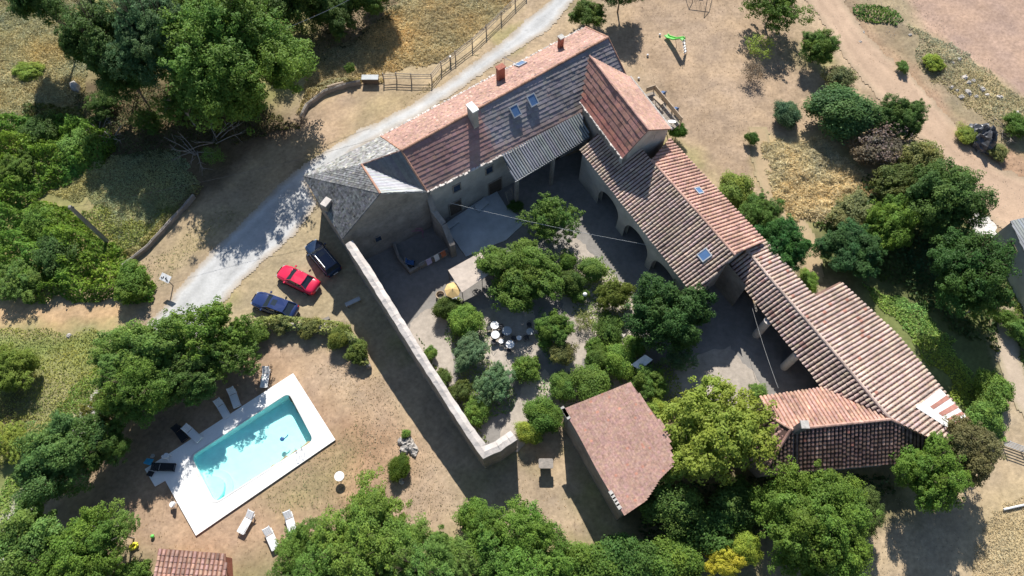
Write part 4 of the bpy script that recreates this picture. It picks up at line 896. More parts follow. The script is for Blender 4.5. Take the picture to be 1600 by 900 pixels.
 ('leafy_shrub', 1540, 650, 30, 2.4, 'scrub', LT, 'light green bush next to the metal gates', S_, GRT),
 ('leafy_shrub', 1262, 438, 18, 1.2, 'scrub', LT, 'low light bush where the gallery roof steps out', S_, GRT),
 ('leafy_shrub', 1411, 105, 11, 1.1, 'scrub', LT, 'small bright bush on the stony verge', S_, GRT),
 ('leafy_shrub', 1460, 98, 17, 1.2, 'scrub', YG, 'grassy tussock right of the small bright verge bush', S_, GRT),
 ('leafy_shrub', 1512, 210, 18, 1.2, 'scrub', YG, 'low bush left of the tarpaulin heap', S_, GRT),
 ('leafy_shrub', 1592, 198, 24, 1.8, 'scrub', GR, 'bush at the right edge above the tarpaulin heap', S_, GRT),
 ('leafy_shrub', 1560, 238, 16, 1.2, 'scrub', OL, 'dusty bush below the tarpaulin heap', S_, GRT),
 ('leafy_shrub', 1576, 500, 18, 1.6, 'scrub', GR, 'hedge bush below the outbuilding wall', S_, GRT),
 ('leafy_shrub', 1596, 520, 22, 2., 'scrub', LT, 'lowest hedge bush at the right edge by the track', S_, GRT),
 ('leafy_shrub', 918, 22, 28, 3, 'broad', (.12, .19, .04), 'round bush at the north east corner of the farmhouse', S_, None),
 ('broadleaf_tree', 972, -22, 32, 6, 'broad', DK, 'dark spiky crowned tree cut by the top edge above the farmhouse', T_, None),
 ('leafy_shrub', 1059, 204, 15, 2.2, 'dense', (.09, .19, .03), 'green climber bush at the foot of the timber balcony', S_, None),
 ('broadleaf_tree', 547, 106, 8, 1.9, 'broad', GR, 'young sapling with its shadow on the verge beside the board', T_, None),
 ('leafy_shrub', 470, 190, 12, 1., 'twiggy', BR, 'dry twiggy plant at the edge of the wood shadow', S_, None),
]
for a in PL: plant(*a)

def cover(name, poly, dens, lsize, color, hgt, label, cat, lump=2.5, seed=1, tv=.35, up=.5, base=0., avoid=None, elong=1.6, hue=1., warp=2.5):
    """countless leaves spread over lumpy ground: one object"""
    r = np.random.default_rng(seed); w = W2(poly); xs = [p[0] for p in w]; ys = [p[1] for p in w]
    A = (max(xs)-min(xs))*(max(ys)-min(ys)); n = int(A*dens); X = r.uniform(min(xs), max(xs), n); Y = r.uniform(min(ys), max(ys), n)
    dd_ = sdist(X+(fbm(X, Y, 2, seed)-.5)*warp, Y+(fbm(X, Y, 2, seed+5)-.5)*warp, w); k = dd_ > 0
    if avoid:
        for av in avoid: k &= ~inside(X, Y, W2(av))
    X, Y, dd_ = X[k], Y[k], dd_[k]
    a = fbm(X, Y, lump, seed+2, 4); a = np.clip((a-.28)*1.9, 0, 1.); hh = hgt*a*np.clip(dd_/(1.2 if warp > 1 else .3), .15, 1)
    e = .12; gx_ = (fbm(X+e, Y, lump, seed+2, 4)-fbm(X-e, Y, lump, seed+2, 4))/(2*e)*hgt*1.9; gy_ = (fbm(X, Y+e, lump, seed+2, 4)-fbm(X, Y-e, lump, seed+2, 4))/(2*e)*hgt*1.9
    G = np.array([gz(x, y) for x, y in zip(X, Y)]); Z = G+base+hh*r.uniform(.72, 1.05, len(X))+r.uniform(0, lsize, len(X))
    Nn = unit(np.stack([-gx_, -gy_, np.full_like(gx_, up+.4)], 1)+r.normal(size=(len(X), 3))*.55)
    g = (1+r.uniform(-tv, tv, len(X)))*(.75+.5*fbm(X, Y, 3, seed+9)); y = ((fbm(X, Y, 5, seed+12)-.5)*1.4+r.uniform(-.15, .15, len(X)))*hue
    T = np.clip(np.stack([g*(1+y*.8), g*(1+y*.2), g*(1-y*.6)], 1), .08, 3)
    o = leaf_object(name, np.stack([X, Y, Z], 1), Nn, lsize*r.uniform(.6, 1.3, len(X)), T, elong)
    o.color = (*color, 1); return tag(o, label, cat, kind='stuff')
cover('bramble_thicket', [(-60, 180), (60, 190), (150, 195), (190, 225), (175, 265), (110, 290), (60, 320), (-60, 350)], 190, .15, (.18, .31, .05), 2.4, 'mass of bright green brambles on the upper left slope', 'brambles', 1.9, 3)
cover('bramble_thicket', [(-60, 340), (40, 320), (120, 335), (160, 380), (200, 400), (248, 440), (240, 470), (170, 478), (60, 470), (-60, 470)], 190, .15, (.18, .31, .05), 2.4, 'mass of green brambles around the foot of the power pole', 'brambles', 1.9, 7)
cover('bramble_thicket', [(130, 340), (170, 330), (240, 350), (260, 300), (280, 330), (220, 390), (180, 410)], 110, .12, (.30, .36, .11), .5, 'low pale green growth above the bank wall', 'brambles', 2., 8)
cover('hill_grass', [(-60, 255), (60, 240), (180, 250), (280, 230), (310, 295), (190, 405), (150, 330), (60, 300), (-60, 330)], 170, .08, (.46, .46, .22), .25, 'pale dry grass on the left slope', 'grass', 1.5, 12, elong=3.5, hue=.6)
cover('hill_grass', [(-60, -20), (150, -20), (140, 140), (110, 200), (-60, 250)], 170, .085, (.52, .46, .24), .25, 'straw coloured grass with green tufts in the top left', 'grass', 1.4, 13, elong=3.5, hue=.6)
cover('field_grass', [(470, 115), (560, 55), (640, -20), (800, -30), (800, 8), (690, 100), (560, 122), (480, 145)], 200, .08, (.62, .51, .28), .3, 'dry golden grass between the wood and the paddock fence', 'grass', 1.0, 14, elong=4, hue=.45)
cover('straw_patch', [(1190, 225), (1290, 215), (1365, 290), (1300, 350), (1235, 345), (1200, 290)], 230, .09, (.70, .60, .37), .5, 'patch of flattened tall dry grass beside the brown path', 'grass', 1.1, 15, elong=6, hue=.3)
cover('bank_growth', [(1345, 440), (1440, 470), (1500, 560), (1575, 650), (1570, 690), (1515, 650), (1440, 555), (1375, 480)], 140, .12, (.32, .46, .10), .4, 'bright green ground cover on the bank behind the gallery', 'ground cover', 1.6, 16)
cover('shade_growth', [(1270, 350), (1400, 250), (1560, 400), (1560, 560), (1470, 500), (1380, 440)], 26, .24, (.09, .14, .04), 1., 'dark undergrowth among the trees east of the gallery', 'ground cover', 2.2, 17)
cover('field_growth', [(-60, 512), (60, 515), (165, 522), (170, 560), (140, 600), (60, 690), (-60, 760)], 100, .09, (.30, .36, .12), .25, 'green and dry plants of the vegetable plot at left', 'ground cover', 1.1, 18)
cover('field_growth', [(120, 600), (160, 570), (175, 590), (90, 700), (30, 770), (-20, 860), (-60, 860), (40, 700)], 120, .10, (.27, .40, .08), .35, 'green verge of the gravel footpath at left', 'ground cover', 1.2, 19)
cover('verge_weeds', [(1325, 8), (1365, 8), (1410, 35), (1405, 48), (1345, 30)], 70, .16, (.11, .22, .05), .6, 'green weeds on the verge at the top of the dirt track', 'weeds', 1., 20)
cover('verge_grass', [(1420, 40), (1500, 80), (1600, 150), (1620, 220), (1560, 200), (1480, 150), (1430, 90)], 90, .08, (.46, .43, .26), .2, 'dusty grass between the dirt track and the ploughed field', 'grass', .9, 21, elong=3.5, hue=.5)
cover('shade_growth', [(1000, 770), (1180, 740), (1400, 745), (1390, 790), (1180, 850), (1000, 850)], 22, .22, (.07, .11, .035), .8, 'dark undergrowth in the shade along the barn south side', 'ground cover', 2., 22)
cover('wall_growth', [(650, 520), (700, 600), (740, 660), (765, 690), (755, 695), (720, 650), (660, 545)], 50, .12, (.15, .20, .05), .4, 'weeds at the inside foot of the garden wall', 'weeds', .8, 23, warp=.3)
cover('lane_grass', [(600, 175), (690, 118), (790, 45), (800, 35), (690, 125), (640, 152)], 40, .06, (.33, .29, .13), .1, 'thin dry verge grass along the lane', 'grass', .8, 24, elong=3)
cover('hill_scrub', [(40, 165), (130, 175), (160, 205), (60, 215)], 50, .2, (.13, .17, .05), .9, 'darker scrub patch above the bright brambles', 'scrub', 1.5, 25)
cover('track_growth', [(1575, 440), (1600, 460), (1640, 560), (1640, 640), (1600, 600)], 50, .18, (.15, .22, .05), .7, 'green growth right of the track below the outbuilding', 'ground cover', 1.4, 26)

# ------------------------------------------------------------------ SWIMMING POOL
def lp(a, b, t): return np.array(a)+(np.array(b)-np.array(a))*t
deck = PA([(458, 583), (524, 687), (306, 837), (258, 751), (242, 760), (226, 733)], .14)
A, B, C_, D = PA([(451, 614), (490, 688), (336, 785), (299, 713)], .14)
def rounded(cs, r, k=5, z=None):
    out = []; n = len(cs)
    for i in range(n):
        p = cs[i]; a = cs[i-1]-p; b = cs[(i+1) % n]-p; a = a/np.linalg.norm(a); b = b/np.linalg.norm(b)
        for t in range(k+1): s_ = t/k; out.append(p+a*r*(1-s_)**2+b*r*s_**2)
    return [np.array([q[0], q[1], q[2] if z is None else z]) for q in out]
pool = empty('swimming_pool', (*((A+C_)/2)[:2], 0), 'rectangular turquoise swimming pool set in a bright white deck', 'pool')
hole = rounded([A, B, C_, D], .55)
hin = hole[::-1] if False else hole
# deck: outer polygon joined to the hole by triangulation
import bmesh
def ring_mesh(name, outer, inner, t, m, parent):
    bm = bmesh.new(); vo = [bm.verts.new(tuple(p-ROOT[parent.name])) for p in outer]; vi = [bm.verts.new(tuple(p-ROOT[parent.name])) for p in inner]
    es = [bm.edges.new((v[i], v[(i+1) % len(v)])) for v in (vo, vi) for i in range(len(v))]
    r = bmesh.ops.triangle_fill(bm, use_beauty=True, use_dissolve=False, edges=es); fs = [g for g in r['geom'] if isinstance(g, bmesh.types.BMFace)]
    for f in fs:
        if f.normal.z < 0: f.normal_flip()
    ex = bmesh.ops.extrude_face_region(bm, geom=fs); nv = [g for g in ex['geom'] if isinstance(g, bmesh.types.BMVert)]
    for v in nv: v.co.z += t
    bmesh.ops.recalc_face_normals(bm, faces=bm.faces[:]); me = bpy.data.meshes.new(name); bm.to_mesh(me); bm.free(); me.materials.append(MATS[m])
    o = bpy.data.objects.new(name, me); col.objects.link(o); o.parent = parent; return o
lower = [p-[0, 0, .10] for p in deck]; cop = rounded([A+(A-C_)/np.linalg.norm(A-C_)*.32, B+(B-D)/np.linalg.norm(B-D)*.32, C_+(C_-A)/np.linalg.norm(C_-A)*.32, D+(D-B)/np.linalg.norm(D-B)*.32], .7)
ring_mesh('deck', lower, [p-[0, 0, .10] for p in cop], .10, 'deck_white', pool)
ring_mesh('coping', [p-[0, 0, .10] for p in cop], [p-[0, 0, .10] for p in hole], .125, 'coping', pool)
bs = MB(); n_ = len(hole); cen_ = sum(hole)/n_; ld = unit((A+B-C_-D)[:2])
bot = []
for p in hole: t = ((p-cen_)[:2]@ld)/4.2; bot.append(np.array([p[0], p[1], -.85-.3*t]))
a_ = sum(hole[i][0]*hole[(i+1) % n_][1]-hole[(i+1) % n_][0]*hole[i][1] for i in range(n_))
for i in range(n_): bs.quad(hole[i]-[0, 0, .05], hole[(i+1) % n_]-[0, 0, .05], bot[(i+1) % n_], bot[i])
cb2 = np.mean(bot, axis=0)
for i in range(n_): bs.add([bot[i], bot[(i+1) % n_], cb2], [(0, 1, 2) if a_ > 0 else (1, 0, 2)])
bs.build('basin', 'pool_paint', pool)
stp = MB()
for k, zt in ((1.9, -.55), (1.25, -.2)):
    arc = [C_+unit(D-C_)*.0]; 
    cpt = lp(C_, D, .28); ax = unit(A-D)
    pts = [cpt+unit(D-C_)*k*.9*math.cos(t)+ax*k*math.sin(t) for t in np.linspace(0, math.pi, 12)]
    stp.slab([np.array([p[0], p[1], zt]) for p in pts], .6)
stp.build('steps', 'pool_paint', pool)
wt = MB(); wp_ = [np.array([p[0], p[1], .0]) for p in hole]; wt.poly(wp_ if a_ > 0 else wp_[::-1]); w_ = wt.build('water', 'water', pool)
hr = MB()
for o_ in (0, .5):
    b0 = lp(B, C_, .12)+unit(C_-B)*o_; inn = unit(A-B); b0 = np.array([b0[0], b0[1], .14])
    hr.tube([b0-inn*.5, b0-inn*.5+[0, 0, .6], b0-inn*.2+[0, 0, .8], b0+inn*.1+[0, 0, .5], b0+inn*.12-[0, 0, .9]], .025, 6)
hr.build('handrail', 'steel', pool)
rb = empty('pool_cleaner', P(441, 686, .0), 'small dark pool cleaner floating in the pool', 'pool cleaner'); m_ = MB(local=True)
m_.tube([(0, 0, -.04), (0, 0, .06), (0, 0, .10)], [.2, .2, .1], 10); m_.build('body', 'blue_plastic', rb); m_ = MB(local=True); m_.tube([(.15, 0, .0), (.4, .25, .0), (.45, .4, 0)], .05); m_.build('hose', 'blue_plastic', rb)

# ------------------------------------------------------------------ GARDEN FURNITURE
def heading(p, q, z=.3):
    a = P(*p, z); b = P(*q, z); return math.atan2((b-a)[1], (b-a)[0]), (a+b)/2
def lounger(label, m, group, back=.5, length=1.95, width=.68):
    """local x towards the head end"""
    r = empty('sun_lounger', (0, 0, 0), label, 'sun lounger', group); h = .36; L2 = length/2
    f = MB(local=True)
    for s_ in (-1, 1): f.box((-.1, s_*(width/2-.03), h-.03), (length-.2, .06, .08))
    f.box((-L2, 0, h-.03), (.06, width-.12, .08)); f.build('frame', m, r)
    st = MB(local=True); k = 12
    for i in range(k): st.box((-L2+.1+i*(length*.62)/k, 0, h+.02+.03*math.sin(i/k*6.3)), (length*.62/k*.93, width-.14, .035))
    st.build('seat', m, r)
    bk = MB(local=True); x0 = L2-length*.34; ca, sa = math.cos(back), math.sin(back)
    for i in range(7): d_ = .05+i*.095; bk.box((x0+d_*ca, 0, h+.05+d_*sa), (.082, width-.12, .03), 0, 1.)
    for s_ in (-1, 1): bk.tube([(x0, s_*(width/2-.05), h+.03), (x0+.7*ca, s_*(width/2-.05), h+.03+.7*sa)], .035, 6)
    bk.build('backrest', m, r)
    for sx in (-L2+.12, L2-.45):
        for s_ in (-1, 1): l_ = MB(local=True); l_.box((sx, s_*(width/2-.05), h/2-.03), (.08, .06, h-.06)); l_.build('leg', m, r)
    return r
LG = 'white plastic sun loungers round the pool'
spots = [((412, 603), (417, 575), 'white sun lounger nearest the top corner of the pool deck'), ((370, 634), (361, 608), 'white sun lounger right of the close pair in tree shade'),
 ((354, 650), (340, 626), 'white sun lounger left of the close pair in tree shade'), ((311, 687), (291, 668), 'white sun lounger on the shaded deck edge by the black folded one'),
 ((378, 828), (393, 802), 'white sun lounger with striped shadow just below the pool deck on the lower lawn'), ((430, 856), (417, 826), 'white sun lounger lowest on the lower lawn, middle of three'),
 ((457, 828), (450, 803), 'white sun lounger partly under the tree on the lower lawn')]
L0 = lounger(spots[0][2], 'white_plastic', LG)
for i, (f_, h_, lb) in enumerate(spots):
    o = L0 if i == 0 else copy_tree(L0); a_, c_ = heading(f_, h_, .35); o.location = (c_[0], c_[1], .14 if i == 3 else 0); o.rotation_euler.z = a_; o['label'] = lb
o = lounger('black fabric sun lounger on the narrow corner of the pool deck', 'black_cloth', None, back=.15, length=2.); a_, c_ = heading((272, 730), (238, 729), .5); o.location = (c_[0], c_[1], .14); o.rotation_euler.z = a_
o = lounger('black folded lounger lying in tree shade beside the deck', 'black_cloth', None, back=.9, length=1.7); a_, c_ = heading((291, 690), (273, 664), .3); o.location = (c_[0], c_[1], 0); o.rotation_euler.z = a_
tw = MB(); q = P(232, 722, .62); tw.slab([q+[-.45, -.1, .0], q+[.25, -.3, .05], q+[.4, .25, .02], q+[-.25, .35, -.05]], .05); tag(tw.build('towel', 'blue_cloth', base=(q[0], q[1], .14)), 'bright blue towel at the head of the black lounger', 'towel')
bx = MB(); q = P(235, 740, .3); bx.slab([q+[-.3, -.15, .1], q+[.1, -.25, .1], q+[.25, .15, .12], q+[-.15, .25, .12]], .3); tag(bx.build('bag', 'black_cloth', base=(q[0], q[1], .14)), 'small black bag on the deck corner', 'bag')
def chair(label, m, px, py, rz, group=None, z0=0., iron=False):
    q = P(px, py, .45+z0); r = empty('garden_chair', (q[0], q[1], z0), label, 'garden chair', group, rz)
    s_ = MB(local=True); pts = [np.array([.24*math.cos(t)*(1.05), .24*math.sin(t), .44]) for t in np.linspace(0, 2*math.pi, 12, endpoint=False)]; s_.slab(pts, .04); s_.build('seat', m, r)
    b = MB(local=True)
    arc = [(-.26*math.cos(t), .27*math.sin(t)) for t in np.linspace(-1.35, 1.35, 9)]
    if iron:
        b.tube([(x, y, .82-.25*abs(y)/.27) for x, y in arc], .015, 5)
        for x, y in arc[1:-1:2]: b.tube([(x*.9, y*.9, .44), (x, y, .82-.25*abs(y)/.27)], .01, 4)
    else:
        for (x0, y0), (x1, y1) in zip(arc[:-1], arc[1:]):
            zt0 = .84-.3*(abs(y0)/.27)**2; zt1 = .84-.3*(abs(y1)/.27)**2; b.add([(x0, y0, .42), (x1, y1, .42), (x1*1.1, y1*1.05, zt1), (x0*1.1, y0*1.05, zt0), (x0*.88, y0*.9, .42), (x1*.88, y1*.9, .42), (x1, y1*.97, zt1), (x0, y0*.97, zt0)], [(1, 0, 3, 2), (4, 5, 6, 7), (3, 7, 6, 2), (0, 1, 5, 4), (0, 4, 7, 3), (1, 2, 6, 5)])
    b.build('backrest', m, r)
    for dx in (-.17, .17):
        for dy in (-.17, .17): l_ = MB(local=True); l_.tube([(dx, dy, .42), (dx*1.25, dy*1.25, 0)], .018 if iron else .03, 5); l_.build('leg', m, r)
    return r
chair('white plastic garden chair on the shaded deck corner', 'white_plastic', 259, 712, 1.2, z0=.14)
chair('white plastic garden chair in shade at the left side of the deck', 'white_plastic', 269, 788, 2.9)
def rtable(label, px, py, r_, m, h=.72, group=None, name='round_table', z0=.02):
    q = P(px, py, h); r = empty(name, (q[0], q[1], z0), label, 'table', group)
    t = MB(local=True); t.tube([(0, 0, h-.035), (0, 0, h)], r_, 20); t.tube([(0, 0, h-.05), (0, 0, h-.02)], r_*.9, 16); t.build('top', m, r)
    l_ = MB(local=True); l_.tube([(0, 0, .03), (0, 0, h-.03)], .035, 8); l_.build('pedestal', 'iron', r)
    f = MB(local=True)
    for k in range(3): a = k*2.09; f.tube([(0, 0, .16), (r_*.6*math.cos(a), r_*.6*math.sin(a), .02)], .02, 5)
    f.build('feet', 'iron', r); return r
TG = 'round garden tables in the courtyard'
for px, py, r_, m, lb in ((773, 508, .40, 'white_plastic', 'white round garden table, uppermost beside the chairs'), (792, 517, .46, 'grey_plastic', 'round garden table just right of the uppermost white one, coloured blue grey for shade'),
  (774, 523, .40, 'white_plastic', 'white round garden table directly below the uppermost one'), (797, 538, .40, 'white_plastic', 'white round garden table lowest of the group'),
  (828, 518, .34, 'grey_plastic', 'round garden table at the right of the group, coloured grey for shade')): rtable(lb, px, py, r_, m, group=TG)  # both grey tops have shade put into their colour
for px, py, lb in ((783, 533, 'small white round stool between the two lower tables'), (811, 528, 'small white round side table between lowest and shaded tables')): rtable(lb, px, py, .24, 'white_plastic', .5, name='side_table')
rtable('white round table alone on the pool lawn with a dark shadow', 530, 744, .42, 'white_plastic', .78, z0=0, name='lawn_table')
for i, (px, py, rz) in enumerate(((764, 512, .3), (782, 509, 2.6), (783, 524, 3.), (771, 534, 1.4), (795, 548, 1.6), (822, 527, .4), (803, 528, .2), (827, 507, -1.5))):
    chair('dark iron garden chair ' + ('left of the uppermost white table', 'between the uppermost and the blue grey table', 'right of the second white table', 'below the second white table', 'below the lowest white table', 'between the white side table and the shaded table', 'on the left of the small white side table', 'above the shaded grey table')[i], 'iron', px, py, rz, 'iron chairs round the garden tables', .02, True)
# garden lamp, white shade, awning, parasol
q = P(914, 460, 1.3); r = empty('garden_lamp', (q[0], q[1], 0), 'white globe lamp on a short post in the courtyard centre', 'garden lamp'); m_ = MB(local=True); m_.tube([(0, 0, 0), (0, 0, 1.15)], .035, 8); m_.build('post', 'iron', r)
m_ = MB(local=True); m_.tube([(0, 0, 1.1+.2*(1-math.cos(t))) for t in np.linspace(.15, 3, 9)], [.22*math.sin(t) for t in np.linspace(.15, 3, 9)], 14); m_.build('globe', 'white_plastic', r, smooth=True)
def canopy(name, px4, z4, m, label, cat, sag=.12, n=7, posts='iron', names=('canopy', 'post')):
    c4 = [P(x, y, z) for (x, y), z in zip(px4, z4)]; r = empty(name, (*np.mean(c4, axis=0)[:2], 0), label, cat); mb = MB(); vs = []
    for i in range(n+1):
        for j in range(n+1):
            u_, v_ = i/n, j/n; p = lp(lp(c4[0], c4[1], u_), lp(c4[3], c4[2], u_), v_); vs.append(p-[0, 0, sag*4*u_*(1-u_)*v_*(1-v_)*4*.5+jit(.012)])
    k = n+1; fs = [(i*k+j, (i+1)*k+j, (i+1)*k+j+1, i*k+j+1) for i in range(n) for j in range(n)]
    mb.add(vs, fs); mb.add([v-[0, 0, .03] for v in vs], [f[::-1] for f in fs]); mb.build(names[0], m, r, smooth=False)
    for p in c4: pm = MB(); pm.tube([(p[0], p[1], 0), (p[0], p[1], p[2]+.08)], .035, 6); pm.build(names[1], posts, r)
    return c4
c4 = canopy('awning', [(700, 422), (751, 394), (771, 424), (722, 457)], [2.5, 2.6, 2.5, 2.35], 'cream_cloth', 'beige cloth awning on four thin posts in the courtyard', 'awning')
canopy('garden_canopy', [(986, 570), (1008, 554), (1020, 562), (1000, 578)], [2.1, 2.3, 2.2, 2.0], 'white_sheet', 'small white shade sail half hidden by bushes below the rounded tree', 'sun shade', .05, 4)
q = P(707, 452, 2.3); r = empty('parasol', (q[0], q[1], 0), 'open yellow parasol beside the beige awning', 'parasol'); m_ = MB(local=True); k = 8; rr_ = .78
top_ = np.array([.0, .0, 2.42]); rim = [np.array([rr_*math.cos(t), rr_*math.sin(t), 2.12+.12*math.sin(t)]) for t in np.linspace(0, 2*math.pi, k, endpoint=False)]
for i in range(k): m_.add([top_, rim[i], rim[(i+1) % k]], [(0, 1, 2)]); m_.add([top_-[0, 0, .03], rim[i]-[0, 0, .03], rim[(i+1) % k]-[0, 0, .03]], [(0, 2, 1)]); m_.quad(rim[i]-[0, 0, .03], rim[(i+1) % k]-[0, 0, .03], rim[(i+1) % k], rim[i])
m_.build('canopy', 'yellow_cloth', r); m_ = MB(local=True); m_.tube([(0, 0, 0), (0, 0, 2.5)], .03); m_.build('pole', 'wood', r); m_ = MB(local=True); m_.tube([(0, 0, 0), (0, 0, .12)], .3, 12); m_.build('foot', 'concrete', r)
q = P(688, 461, .3); r = empty('wicker_basket', (q[0], q[1], 0), 'empty wicker basket on the ground left of the yellow parasol', 'basket'); m_ = MB(local=True)
for z_, rr_ in ((.03, .3), (.14, .36), (.25, .40), (.36, .42)): m_.tube([(rr_*math.cos(t), rr_*math.sin(t), z_) for t in np.linspace(0, 2*math.pi, 15)], .05, 5)
m_.build('weave', 'wood', r)
pn = MB(); a, b = P(756, 392, 1.9), P(770, 418, 1.9); pn.slab([a, b, b+[.12, .05, 0], a+[.12, .05, 0]], 1.9); tag(pn.build('screen_panel', 'wood_grey', base=(*((a+b)/2)[:2], 0)), 'grey wooden screen standing behind the beige awning', 'screen')
# sunken drying corner
pw = [(612, 372), (622, 400), (640, 422), (662, 410), (698, 392)]
rough_wall('low_wall', [P(x, y, .7) for x, y in pw], [.3]*5, [.6]*5, 'low parapet wall of the dark drying corner inside the slate house', 'low wall', cap='stone')
a, b = P(655, 412, 1.3), P(699, 388, 1.3); r = empty('drying_rail', (*((a+b)/2)[:2], 0), 'drying rail carrying towels in the shaded corner', 'drying rail'); m_ = MB(); m_.tube([a, b], .02); m_.build('bar', 'steel', r)
for p in (a, b): m_ = MB(); m_.tube([(p[0], p[1], 0), p], .025); m_.build('post', 'steel', r)
def hung(px, py, w_, h_, m, label):
    q = P(px, py, 1.33); d_ = unit(b-a); mb = MB(); nn = np.array([-d_[1], d_[0], 0])*.03; q = a+d_*((q-a)@d_); q[2] = 1.33
    for s_ in (-1, 1): e0 = q-d_*w_/2; e1 = q+d_*w_/2; o_ = nn*s_; o2 = nn*s_*8; mb.quad(e0, e1, e1+o2-[0, 0, h_*.9], e0+o2-[0, 0, h_])
    tag(mb.build('towel', m, base=(q[0], q[1], .7)), label, 'towel', 'towels on the drying rail')
hung(668, 403, .55, .8, 'lilac_cloth', 'pale lilac towel, left one on the drying rail'); hung(681, 398, .5, .9, 'white_plastic', 'white towel, middle one on the drying rail'); hung(692, 393, .5, .8, 'orange_cloth', 'orange towel, right one on the drying rail')
r = empty('clothes_horse', P(651, 368, 0), 'pink metal clothes horse in the dark corner', 'clothes horse'); 
for s_ in (-1, 1):
    m_ = MB(local=True); m_.tube([(-.7, s_*.3, 0), (-.7, s_*.12, 1.), (.7, s_*.12, 1.2), (.7, s_*.3, 0)], .025); m_.build('frame', 'pink_plastic', r)
m_ = MB(local=True); [m_.tube([(-.6+.2*k, -.12, 1.03), (-.6+.2*k, .12, 1.03)], .012, 4) for k in range(7)]; m_.build('bars', 'pink_plastic', r)
q = P(641, 410, .5); r = empty('pushchair', (q[0], q[1], 0), 'blue pushchair in the shade by the low parapet', 'pushchair'); m_ = MB(local=True)
m_.slab([(-.35, -.25, .55), (.35, -.25, .45), (.35, .25, .45), (-.35, .25, .55)], .08); m_.slab([(-.4, -.25, 1.0), (-.3, -.25, .95), (-.3, .25, .95), (-.4, .25, 1.0)], .45); m_.build('seat', 'blue_plastic', r)
for dx in (-.3, .3):
    for dy in (-.28, .28): m_ = MB(local=True); m_.tube([(dx, dy-.02, .12), (dx, dy+.02, .12)], .12, 12); m_.build('wheel', 'rubber', r)
m_ = MB(local=True); [m_.tube([(.3, s_*.25, .15), (-.45, s_*.25, 1.05)], .015) for s_ in (-1, 1)]; m_.tube([(-.45, -.25, 1.05), (-.45, .25, 1.05)], .02); m_.build('handle', 'steel', r)
# stair flight under the lean-to and planks on the terrace
a, b = P(790, 300, 2.2), P(796, 322, .2); r = empty('outside_stair', (*((a+b)/2)[:2], 0), 'narrow pale stair beside the lean-to post', 'stair'); dd_ = b-a; sd_ = unit(np.array([-dd_[1], dd_[0], 0]))
for s_ in (0, 1): m_ = MB(); m_.tube([a+sd_*s_*.8, b+sd_*s_*.8], .05); m_.build('stringer', 'wood_grey', r)
m_ = MB(); [m_.slab([lp(a, b, k/9), lp(a, b, k/9)+sd_*.8, lp(a, b, k/9)+sd_*.8+[dd_[0]*.08, dd_[1]*.08, 0], lp(a, b, k/9)+[dd_[0]*.08, dd_[1]*.08, 0]], .04) for k in range(10)]; m_.build('treads', 'wood_grey', r)
for (p4, lb) in ((((741, 322), (757, 307), (764, 317), (748, 331)), 'pale square board on the terrace nearest the stair'), (((693, 352), (712, 338), (718, 346), (698, 360)), 'pale board against the farmhouse wall at the left of the terrace')):
    m_ = MB(); m_.slab([P(x, y, .45) for x, y in p4], .06); r = empty('garden_bench', (*P(*p4[0])[:2], 0), lb.replace('board', 'topped bench'), 'bench', 'benches on the terrace'); m_.build('seat', 'concrete', r)
    for x, y in p4: p = P(x, y, .4); c_ = np.mean([P(*u_, .4) for u_ in p4], axis=0); p = lp(p, c_, .12); m_ = MB(); m_.tube([(p[0], p[1], .12), p], .03); m_.build('leg', 'iron', r)

